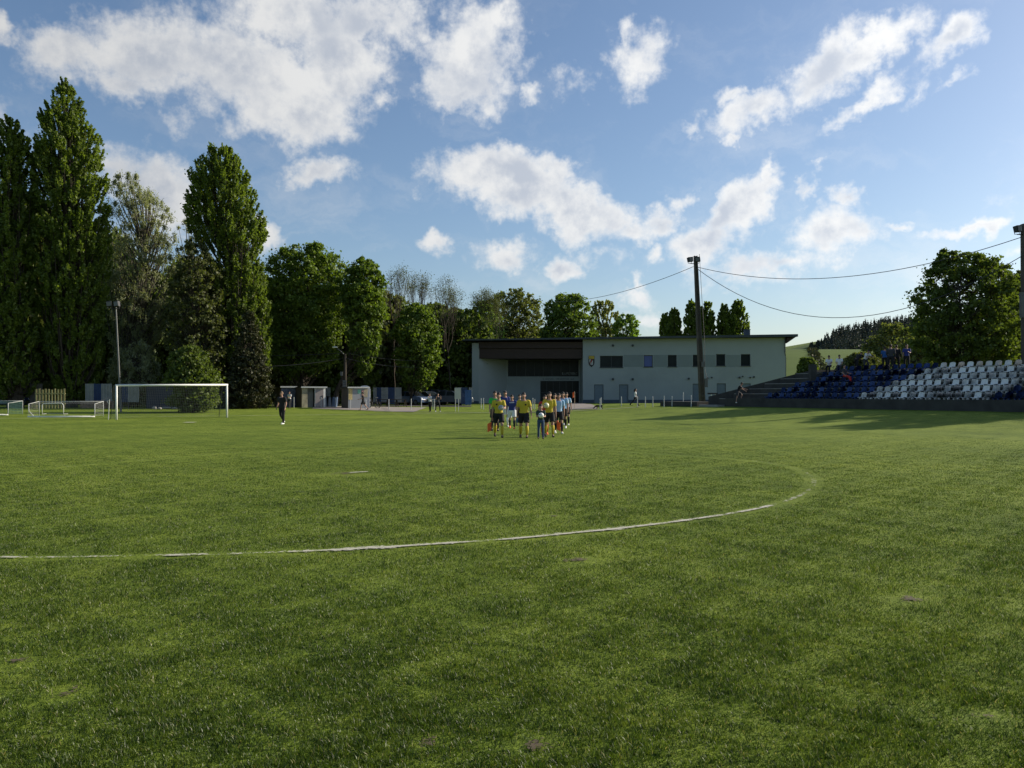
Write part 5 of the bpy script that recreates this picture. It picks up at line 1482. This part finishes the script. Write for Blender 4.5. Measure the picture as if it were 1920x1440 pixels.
def person(label, pos, H=1.8, yaw=0, legs=((12, 8), (-14, 10)), arms=((-10, 8, 15, 0), (12, 8, 20, 0)), lean=2, build=1.0,
           shirt='yellow', shorts='black', long_legs=False, long_sleeves=False, socks=None, shoes='black', hair='hair', headturn=0, sit=None, voxel=.013, group=None, cap=None, female=False, child=False, zoff=0):
    """pose angles in degrees; legs (swing, knee) left then right; arms (swing, abduct, elbow, inward)"""
    root = empty('person', (pos[0], pos[1], pos[2] + zoff), label, 'person', group, rz=R(yaw))
    k = H / 1.8; hs = 1.18 if child else 1.0      # children have larger heads
    def V3(*a): return Vector(a) * k
    thl, shl = .43, .42
    hips = Vector((0, 0, 0)); J = {}
    # legs relative to the hip
    for i, s_ in enumerate((1, -1)):
        sw, kn = legs[i][:2]; ab = legs[i][2] if len(legs[i]) > 2 else 3
        h = V3(s_ * .095 * build, 0, 0)
        d1 = Vector((s_ * math.sin(R(ab)), -math.sin(R(sw)) * math.cos(R(ab)), -math.cos(R(sw)) * math.cos(R(ab))))
        kneep = h + d1 * thl * k
        a2 = sw - kn
        d2 = Vector((s_ * math.sin(R(ab * .3)), -math.sin(R(a2)), -math.cos(R(a2)))).normalized()
        ank = kneep + d2 * shl * k
        J[i] = [h, kneep, ank, d2]
    if sit is None:
        low = min(J[0][2].z, J[1][2].z); base = -low + .085 * k
    else: base = sit
    up = Matrix.Translation((0, 0, base))
    lm = Matrix.Rotation(R(lean), 4, 'X')
    def U(x, y, z): return up @ (lm @ V3(x, y, z))       # upper body point relative to the hip
    skin = MB()
    b = build; fb = .92 if female else 1
    # torso
    tz = [(-.06, .150, .105), (.04, .150, .105), (.16, .130 * fb, .095), (.30, .155 * fb, .110), (.42, .175 * fb, .110), (.50, .165 * fb, .090), (.55, .07, .06)]
    def torso(grow, z0=-1, z1=9):
        pts = [(U(0, 0, z), ((rx + grow) * b * k, (ry + grow) * b * k)) for z, rx, ry in tz if z0 <= z <= z1]
        return [p[0] for p in pts], [p[1] for p in pts]
    p_, r_ = torso(0); skin.tube(p_, r_, 16, ref=(1, 0, 0))
    # neck + head
    hp = U(0, -.015, .700 * (1 if not child else .99))
    limb(skin, [U(0, .0, .50), U(0, -.012, .62)], [.062 * k, .055 * k])
    hc = hp
    HM = Matrix.Translation(hc) @ Matrix.Rotation(R(headturn), 4, 'Z') @ lm.to_3x3().to_4x4() @ Matrix.Diagonal((k * hs, k * hs, k * hs, 1))
    st = len(skin.v); skin.ball((0, .01, .03), (.078, .098, .098), 16, 12); skin.xf(HM, st)
    st = len(skin.v); skin.tube([(0, -.02, .02), (0, -.035, -.05), (0, -.045, -.105)], [(.070, .075), (.062, .062), (.034, .034)], 12, ref=(1, 0, 0)); skin.xf(HM, st)
    st = len(skin.v); skin.tube([(0, -.085, .035), (0, -.112, -.005), (0, -.098, -.018)], [.010, .017, .012], 8); skin.xf(HM, st)
    for s_ in (-1, 1):
        st = len(skin.v); skin.ball((s_ * .080, .01, .0), (.012, .024, .034), 8, 6); skin.xf(HM, st)
    # legs
    legp = []
    for i in range(2):
        h, kn_, an_, d2 = J[i]
        h, kn_, an_ = [up @ Vector(q) for q in (h, kn_, an_)]
        ft = (an_ + Vector((0, -.03 * k, -.055 * k))); tilt = -.35 if legs[i][0] - legs[i][1] < -18 else 0
        fwd = Vector((0, -1, tilt * .9)).normalized()
        legp.append((h, kn_, an_, fwd))
        limb(skin, [h, h.lerp(kn_, .5), kn_], [.088 * b * k, .075 * b * k, .055 * b * k])
        limb(skin, [kn_, kn_.lerp(an_, .35) + Vector((0, .012 * k, 0)), an_], [.054 * b * k, .055 * b * k, .035 * k])
        limb(skin, [an_ + Vector((0, .02 * k, -.03 * k)), an_ + fwd * .13 * k + Vector((0, 0, -.055 * k))], [.036 * k, .030 * k], steps=2)
    # arms with hands
    armp = []
    for i, s_ in enumerate((1, -1)):
        sw, ab, elb, inw = arms[i]
        sh_ = U(s_ * .185 * b * fb, 0, .475)
        d1 = Vector((s_ * math.sin(R(ab)), -math.sin(R(sw + lean * .3)) * math.cos(R(ab)), -math.cos(R(sw)) * math.cos(R(ab)))).normalized()
        elp = sh_ + d1 * .285 * k
        a2 = sw + elb
        d2 = Vector((s_ * (math.sin(R(ab)) * .5) - s_ * math.sin(R(inw)), -math.sin(R(a2)) * math.cos(R(inw)), -math.cos(R(a2)) * math.cos(R(inw)))).normalized()
        wr = elp + d2 * .255 * k
        armp.append((sh_, elp, wr, d2))
        limb(skin, [sh_, elp], [.054 * b * k, .040 * b * k]); limb(skin, [elp, elp.lerp(wr, .3), wr], [.040 * b * k, .040 * b * k, .025 * k])
        # palm, four fingers and thumb, lightly curled
        sdv = d2.cross(Vector((s_, 0, 0))); sdv = sdv.normalized() if sdv.length > .1 else Vector((0, 1, 0))   # across the knuckles
        nv = d2.cross(sdv).normalized() * s_
        inn = -nv if nv.x * s_ > 0 else nv       # palm faces the body
        pal_ = wr + d2 * .055 * k
        skin.tube([wr, wr + d2 * .03 * k, wr + d2 * .08 * k, wr + d2 * .092 * k], [(.024 * k, .017 * k), (.036 * k, .017 * k), (.040 * k, .016 * k), (.036 * k, .012 * k)], 8, ref=sdv)
        for f_ in range(4):
            o_ = sdv * (f_ - 1.5) * .0205 * k; ln = (.075, .085, .080, .062)[f_] * k; cu = .35 + .12 * f_
            a0 = wr + d2 * .085 * k + o_; a1 = a0 + (d2 + inn * cu * .5).normalized() * ln * .55; a2_ = a1 + (d2 + inn * cu * 2).normalized() * ln * .45
            skin.tube([a0, a1, a2_], [.0095 * k, .0088 * k, .007 * k], 6)
        t0 = wr + d2 * .03 * k - sdv * .032 * k; t1 = t0 + (d2 * .6 - sdv * .7 + inn * .3).normalized() * .035 * k; t2 = t1 + (d2 + inn * .5).normalized() * .03 * k
        skin.tube([t0, t1, t2], [.012 * k, .010 * k, .008 * k], 6)
    remesh(skin, 'body', M['skin'], root, voxel * k, 3)
    # face
    em = MB()
    for s_ in (-1, 1): em.ball((s_ * .031, -.080, .038), (.012, .010, .008), 8, 5); em.tube([(s_ * .016, -.094, .058), (s_ * .047, -.086, .060)], .006, 5)
    em.xf(HM); em.build('eyes', M['eye'], root)
    mm = MB().ball((0, -.096, -.045), (.024, .010, .006), 8, 5); mm.xf(HM); mm.build('mouth', M['lip'], root)
    # hair
    hm = MB(); N = 14
    vs = []; fs = []
    for j in range(8):
        t = j / 7 * (math.pi * .56)
        for i in range(N):
            a_ = 2 * math.pi * i / N
            back = max(0, math.sin(a_)); drop = .0
            tt = t * (1 + .38 * back - .30 * max(0, -math.sin(a_)))
            rr_ = 1.09 + .03 * math.sin(3 * a_ + j)
            vs.append((.078 * rr_ * math.sin(tt) * math.cos(a_), .01 + .098 * rr_ * math.sin(tt) * math.sin(a_), .035 + .100 * rr_ * math.cos(tt)))
    for j in range(7):
        for i in range(N): fs.append((j * N + i, (j + 1) * N + i, (j + 1) * N + (i + 1) % N, j * N + (i + 1) % N))
    hm.add(vs, fs)
    if female:
        hm.tube([(0, .09, .06), (0, .13, -.05), (0, .11, -.2), (0, .09, -.30)], [.05, .06, .05, .02], 10)
    hm.xf(HM); ho = hm.build('hair', M[hair], root, smooth=True)
    if cap:
        cm = MB().ball((0, .008, .075), (.092, .112, .070), 14, 8); cm.tube([(0, -.09, .075), (0, -.17, .062)], [(.075, .012), (.055, .008)], 10, ref=(1, 0, 0)); cm.xf(HM); cm.build('cap', M[cap], root, smooth=True)
    # shirt
    sm = MB()
    p_, r_ = torso(.018, -.10, .52)
    p_[0] = U(0, 0, -.03); sm.tube(p_, r_, 18, ref=(1, 0, 0))
    sm.tube([U(0, 0, .49), U(0, 0, .535)], [(.10 * b * k, .075 * b * k), (.068 * k, .064 * k)], 14, ref=(1, 0, 0))
    for (sh_, elp, wr, d2) in armp:
        c0 = U(0, 0, .46)
        limb(sm, [c0.lerp(sh_, .55), sh_], [.075 * b * k, .072 * b * k], steps=2)
        end = elp if long_sleeves else sh_.lerp(elp, .72)
        sm.tube([sh_.lerp(elp, -.1), sh_.lerp(elp, .35), end], [.070 * b * k, .070 * b * k, .064 * b * k], 12)
        if long_sleeves: sm.tube([sh_.lerp(elp, .85), elp, elp.lerp(wr, .95)], [.055 * b * k, .056 * b * k, .038 * k], 10)
    remesh(sm, 'shirt', M[shirt], root, voxel * k, 3)
    # shorts or trousers
    tm = MB()
    tm.tube([U(0, 0, .05), up @ V3(0, 0, -.03), up @ V3(0, 0, -.11)], [(.168 * b * k, .122 * b * k), (.176 * b * k, .130 * b * k), (.14 * b * k, .11 * b * k)], 16, ref=(1, 0, 0))
    for (h, kn_, an_, fwd) in legp:
        if long_legs:
            limb(tm, [h, h.lerp(kn_, .5), kn_, kn_.lerp(an_, .5), kn_.lerp(an_, 1.0)], [.102 * b * k, .088 * b * k, .068 * b * k, .062 * b * k, .052 * k])
        else:
            tm.tube([h.lerp(kn_, -.08), h.lerp(kn_, .3), h.lerp(kn_, .80)], [.108 * b * k, .110 * b * k, .112 * b * k], 14)
    remesh(tm, 'trousers' if long_legs else 'shorts', M[shorts], root, voxel * k, 3)
    for (h, kn_, an_, fwd) in legp:
        if socks:
            MB().tube([kn_.lerp(an_, .12), kn_.lerp(an_, .38) + Vector((0, .012 * k, 0)), kn_.lerp(an_, .95)], [.062 * b * k, .064 * b * k, .042 * k], 12).build('sock', M[socks], root, smooth=True)
        sh = MB(); a0 = an_ + Vector((0, .045 * k, 0)) + fwd * 0
        sh.tube([an_ + Vector((0, .06 * k, -.045 * k)), an_ + Vector((0, .01 * k, -.04 * k)), an_ + fwd * .10 * k + Vector((0, 0, -.055 * k)), an_ + fwd * .19 * k + Vector((0, 0, -.062 * k)), an_ + fwd * .215 * k + Vector((0, 0, -.064 * k))],
                [(.028 * k, .034 * k), (.042 * k, .046 * k), (.047 * k, .032 * k), (.040 * k, .022 * k), (.02 * k, .012 * k)], 12, ref=(1, 0, 0))
        sh.build('shoe', M[shoes], root, smooth=True)
    root['_wr'] = 0; del root['_wr']
    Mw = Matrix.Translation(root.location) @ Matrix.Rotation(R(yaw), 4, 'Z')
    return root, [Mw @ a[2] for a in armp], [Mw @ (a[2] + a[3] * .09 * k) for a in armp], Mw @ U(0, -.2, .2)

def football(label, c, r_=.11, base=(.75, .75, .72), dark=(.03, .03, .03)):
    mt = bpy.data.materials.new('ball'); mt.use_nodes = True; b_ = NB(mt.node_tree)
    vo = b_.new('ShaderNodeTexVoronoi'); vo.inputs['Scale'].default_value = 12; t_ = b_.new('ShaderNodeTexCoord'); b_.l.new(t_.outputs['Object'], vo.inputs[0])
    b_.put(b_.n['Principled BSDF'].inputs['Base Color'], b_.mix(b_.math('LESS_THAN', vo.outputs[0], .22), (*base, 1), (*dark, 1)))
    b_.n['Principled BSDF'].inputs['Roughness'].default_value = .4
    tag(MB().ball((0, 0, 0), r_, 20, 14).build('football', mt, smooth=True, loc=tuple(c)), label, 'ball')

def mark(root, boxes, mt, name='chest_print'):
    mb = MB()
    for b_ in boxes: mb.box(*b_)
    mb.build(name, mt, root)

GR = 'people walking out onto the pitch'
def hat(px, py0, py1): g_ = gnd(px, py0); return g_, (py0 - py1) * g_.y / F
# referees
g_, h = hat(935, 820, 732.5)
rt, wr, hd, ch = person('left one of three yellow-shirted referees, holding a dark and white ball at his waist', g_, h, 4, ((20, 8), (-20, 16)), ((28, 10, 62, 25), (-6, 9, 10, 0)), 2, 1.0, 'yellow', 'black', socks='yellow', voxel=.011, group=GR)
mark(rt, [(-.12, -.06, -.155, -.135, 1.27, 1.33)], M['black'])
football('dark and white football held at the left referee\'s waist', hd[0] + Vector((-.05, -.09, .02)), base=(.35, .36, .36))
fl1 = wr[1]
def handflag(label, p, mt, side):
    t_ = empty('linesman_flag', p, label, 'flag')
    MB().tube([(0, 0, .05), (side * .03, .02, -.50)], .011, 6).build('stick', M['dark'], t_)
    vs = []
    for i in range(5):
        for j in range(4): vs.append((side * (.02 + i * .04), .02 + .03 * math.sin(i * 1.4 + j), -.16 - j * .11 - i * .018))
    MB().add(vs, [(i * 4 + j, i * 4 + j + 1, i * 4 + j + 5, i * 4 + j + 4) for i in range(4) for j in range(3)]).build('flag_cloth', mt, t_, smooth=True)
handflag('orange flag hanging from the left referee\'s hand', hd[1], M['orange'], -1)
g_, h = hat(982, 820.5, 733)
rt, wr, hd, ch = person('bearded middle one of three yellow-shirted referees, walking with empty hands', g_, h, -2, ((15, 5), (-14, 10)), ((2, 14, 12, 0), (-4, 10, 14, 0)), 1, 1.05, 'yellow', 'black', socks='yellow', voxel=.011, group=GR)
mark(rt, [(.05, .11, -.158, -.138, 1.26, 1.32)], M['black'])
g_, h = hat(1030, 819, 731.5)
rt, wr, hd, ch = person('right one of three yellow-shirted referees, with a pale ball under his arm', g_, h, 3, ((18, 8), (-16, 12)), ((-4, 9, 12, 0), (18, 16, 78, 20)), 1, 1.0, 'yellow', 'black', socks='yellow', voxel=.011, group=GR)
football('pale yellowish football under the right referee\'s arm', hd[1] + Vector((.03, -.08, .06)), base=(.70, .68, .42))
handflag('red-orange flag hanging from the right referee\'s hand', hd[0], M['orange'], 1)
# boy
g_, h = hat(1014, 823, 757)
rt, wr, hd, ch = person('boy in dark green T-shirt and jeans hugging a football to his chest', g_, h, 0, ((6, 6), (-6, 8)), ((24, 8, 66, 34), (24, 8, 66, 34)), 0, .95, 'darkgreen', 'jeans', long_legs=True, shoes='black', voxel=.012, group=GR, child=True)
football('white football hugged by the boy', (hd[0] + hd[1]) / 2 + Vector((0, -.05, .05)), .105)
# players and officials behind
g_, h = hat(928, 808, 731.5)
person('person in bright green goalkeeper shirt and black shorts behind the left referee', g_, h, 5, ((10, 8), (-10, 12)), ((0, 8, 15, 0), (6, 8, 18, 0)), 1, 1, 'green', 'black', socks='black', group=GR)
g_, h = hat(960, 804, 738)
rt, wr, hd, ch = person('player in navy shirt with a pale chest stripe and white shorts', g_, h, -4, ((16, 12), (-16, 18)), ((6, 10, 20, 0), (-6, 10, 20, 0)), 8, 1.08, 'navy', 'whitec', socks='greyc', shoes='orange', group=GR)
for i, (x0, x1) in enumerate(((-.115, -.075), (-.06, -.02), (-.005, .045), (.06, .11))):
    mark(rt, [(x0 * h / 1.8, x1 * h / 1.8, -.245 * h / 1.8, -.225 * h / 1.8, 1.32 * h / 1.8, 1.36 * h / 1.8)], M['whitec'], 'chest_stripe')
g_, h = hat(947, 800, 731)
person('player in dark navy shirt and a cap with white socks, behind the left referee', g_, h, 6, ((12, 10), (-10, 12)), ((0, 8, 20, 0), (10, 8, 90, 10)), 1, 1, 'navy', 'whitec', socks='whitec', shoes='white', group=GR, cap='greyc')
g_, h = hat(974, 798, 738)
person('player mostly hidden behind the middle referee, light blue socks showing', g_, h, 6, ((12, 10), (-10, 12)), ((0, 8, 20, 0), (0, 8, 20, 0)), 1, .95, 'navy', 'black', socks='bluec', shoes='black', group=GR)
g_, h = hat(1047.5, 812.5, 735)
person('player in sky blue striped shirt and black shorts, front one beside the right referee', g_, h, 4, ((16, 8), (-14, 16)), ((-8, 8, 14, 0), (12, 8, 20, 0)), 2, 1.0, 'stripe', 'black', socks='black', shoes='white', voxel=.011, group=GR)
g_, h = hat(1055.5, 803, 733)
person('player in sky blue shirt second in the file behind the front striped player', g_, h, -6, ((-12, 12), (14, 10)), ((8, 9, 20, 0), (-8, 8, 14, 0)), 1, 1, 'stripe', 'black', socks='black', shoes='white', group=GR)
g_, h = hat(1062, 797, 734)
person('player in sky blue shirt furthest right at the back of the file', g_, h, -6, ((14, 10), (-12, 14)), ((-6, 12, 12, 0), (8, 9, 20, 0)), 1, .98, 'stripe', 'black', socks='black', shoes='white', group=GR)
g_, h = hat(1021.5, 815, 736)
person('person in dark red sleeve and orange socks hidden behind the right referee', g_, h * .97, 4, ((-10, 12), (12, 8)), ((0, 8, 20, 0), (-6, 18, 20, 0)), 1, 1, 'red', 'black', socks='red', shoes='orange', group=GR)
g_, h = hat(1040, 806, 736)
person('dark-haired person whose face shows between referee and striped player', g_, h, 2, ((10, 10), (-12, 12)), ((0, 8, 20, 0), (0, 8, 20, 0)), 1, .95, 'greyc', 'black', socks='red', shoes='white', group=GR)
# man on the left
g_, h = hat(529, 795.5, 734)
person('man in dark tracksuit and white shoes standing alone between goal and sheds', g_, h * 1.02, -22, ((4, 4, 0), (-2, 38, 0)), ((-8, 10, 30, 0), (-12, 14, 34, 0)), 3, 1.08, 'black', 'black', long_legs=True, shoes='white', hair='blondhair', voxel=.011)
# spectators
g_, h = hat(685, 768, 742)
person('man in dark T-shirt and shorts walking past the poster shed', at(681, 74.5), 1.72, -80, ((24, 10), (-22, 20)), ((20, 8, 60, 10), (-12, 8, 30, 0)), 4, 1, 'black', 'black', shoes='black')
person('spectator in white top and black trousers, left of the pair standing by the cars', at(806, 73.5), 1.66, -30, ((6, 4), (-8, 10)), ((30, 8, 100, 15), (20, 8, 80, 10)), 3, .95, 'whitec', 'black', long_legs=True, shoes='black')
person('spectator in grey top with raised arms, right of the pair by the cars', at(821, 73.5), 1.68, 20, ((14, 6, 9), (-14, 8, 9)), ((40, 14, 110, 12), (40, 14, 110, 12)), 0, .92, 'greyc', 'black', long_legs=True, shoes='white')
person('young woman with long dark hair and white top walking right past the building', at(1191, 73), 1.62, 80, ((26, 8), (-24, 22)), ((-8, 6, 20, 0), (14, 6, 20, 0)), 2, .85, 'whitec', 'black', long_legs=True, female=True)
person('person in dark clothes and white sleeve standing at the dark shed', at(543, 77.5), 1.6, -20, ((4, 4), (-4, 6)), ((20, 8, 70, 10), (0, 8, 20, 0)), 2, .95, 'whitec', 'greyc', long_legs=True)
pc_ = sp_(-11.0, -.12)
person('man in dark shirt and white shoes stepping up onto the end of the stand', Vector((pc_.x, pc_.y, zs0 - .35)), 1.7, 75, ((52, 62), (-4, 6)), ((48, 6, 30, 0), (30, 8, 30, 0)), 26, .95, 'black', 'greyc', long_legs=False, shoes='white', hair='hair')
zw = zs0 + 5.2 * RISE
def onst(px, u):
    t = 0
    for _ in range(40):
        p = sp_(t, u); t += (px - (960 + F * p.x / p.y)) / (F * .95) * p.y * .9
    p = sp_(t, u); return p
def stp_person(label, px, u, z, **kw):
    p = onst(px, u); return person(label, Vector((p.x, p.y, z)), group='spectators at the top of the stand', voxel=.016, **kw)
zt6 = zs0 + 5 * RISE
stp_person('spectator in a white shirt sitting leftmost on the top row of the stand', 1555, 5 * DEP + .5, zt6, H=1.7, yaw=-35, legs=((78, 80), (78, 80)), arms=((25, 8, 50, 20), (25, 8, 50, 20)), lean=8, shirt='whitec', shorts='black', long_legs=True, sit=.5)
stp_person('spectator in a pale grey shirt sitting second from the left on the top row', 1574, 5 * DEP + .5, zt6, H=1.7, yaw=-30, legs=((78, 80), (78, 80)), arms=((20, 10, 50, 10), (20, 10, 50, 20)), lean=5, shirt='whitec', shorts='greyc', long_legs=True, sit=.5)
stp_person('person in black bending forward with back turned on the top walkway', 1606, 6 * DEP + .7, zw, H=1.7, yaw=120, legs=((10, 6), (-8, 8)), arms=((50, 8, 20, 0), (50, 8, 20, 0)), lean=50, shirt='black', shorts='black', long_legs=True)
stp_person('person in a white shirt leaning forward right of the one bending in black', 1622, 6 * DEP + .7, zw, H=1.65, yaw=20, legs=((30, 40), (10, 20)), arms=((35, 8, 50, 10), (25, 8, 50, 10)), lean=32, shirt='whitec', shorts='greyc', long_legs=True)
stp_person('spectator in dark and red clothes reclining across the middle of the blue seats', 1584, 3 * DEP + .45, zs0 + 3 * RISE, H=1.65, yaw=35, legs=((70, 55), (75, 50)), arms=((20, 12, 60, 10), (10, 14, 40, 0)), lean=-6, shirt='greyc', shorts='red', long_legs=True, sit=.48)
stp_person('spectator in a bright blue top standing left in the dark group', 1659, 6 * DEP + .9, zw, H=1.72, yaw=160, legs=((3, 3), (-3, 4)), arms=((15, 8, 50, 10), (5, 8, 20, 0)), lean=2, shirt='bluec', shorts='black', long_legs=True)
stp_person('spectator in brownish black standing at the centre of the dark group', 1670, 5 * DEP + .4, zt6, H=1.85, yaw=150, legs=((3, 3), (-3, 4)), arms=((15, 8, 50, 10), (5, 8, 20, 0)), lean=2, build=1.1, shirt='greyc', shorts='black', long_legs=True, long_sleeves=True)
stp_person('spectator in black standing right in the dark group', 1681, 6 * DEP + .6, zw, H=1.78, yaw=170, legs=((6, 3, 6), (-6, 4, 6)), arms=((15, 8, 50, 10), (5, 12, 20, 0)), lean=2, build=1.1, shirt='black', shorts='black', long_legs=True, long_sleeves=True)
stp_person('spectator in dark blue standing alone at the top of the stand', 1700, 6 * DEP + .7, zw, H=1.78, yaw=-25, legs=((5, 3, 5), (-5, 4, 5)), arms=((25, 8, 80, 25), (5, 8, 20, 0)), lean=1, shirt='navy', shorts='black', long_legs=True)

# small black dog sniffing by the path
b0 = gnd(1124, 767.5)
dg_ = empty('dog', b0, 'small black dog with lowered head on the grass left of the walking girl', 'dog', rz=0)
db = MB()
limb(db, [(-.22, 0, .30), (0, 0, .29), (.22, 0, .31)], [.085, .075, .07])
limb(db, [(-.24, 0, .30), (-.36, 0, .24), (-.46, 0, .15)], [.07, .055, .05]); limb(db, [(-.46, 0, .15), (-.56, 0, .08)], [.048, .025])
for x, y in ((-.2, -.05), (-.2, .05)): limb(db, [(x, y, .27), (x - .01, y, .14), (x - .02, y, .02)], [.04, .026, .022])
for x, y in ((.2, -.05), (.22, .05)): limb(db, [(x, y, .28), (x - .03, y, .19), (x + .05, y, .10), (x + .03, y, .02)], [.055, .035, .022, .022])
limb(db, [(.26, 0, .34), (.38, 0, .42), (.44, 0, .46)], [.025, .018, .012])
for y in (-.035, .035): limb(db, [(-.44, y, .2), (-.42, y * 1.6, .26)], [.02, .010])
remesh(db, 'body', M['black'], dg_, .012, 2)
cl_ = MB().tube([(-.30, 0, .27), (-.325, 0, .255)], .065, 10).build('collar', M['red'], dg_)
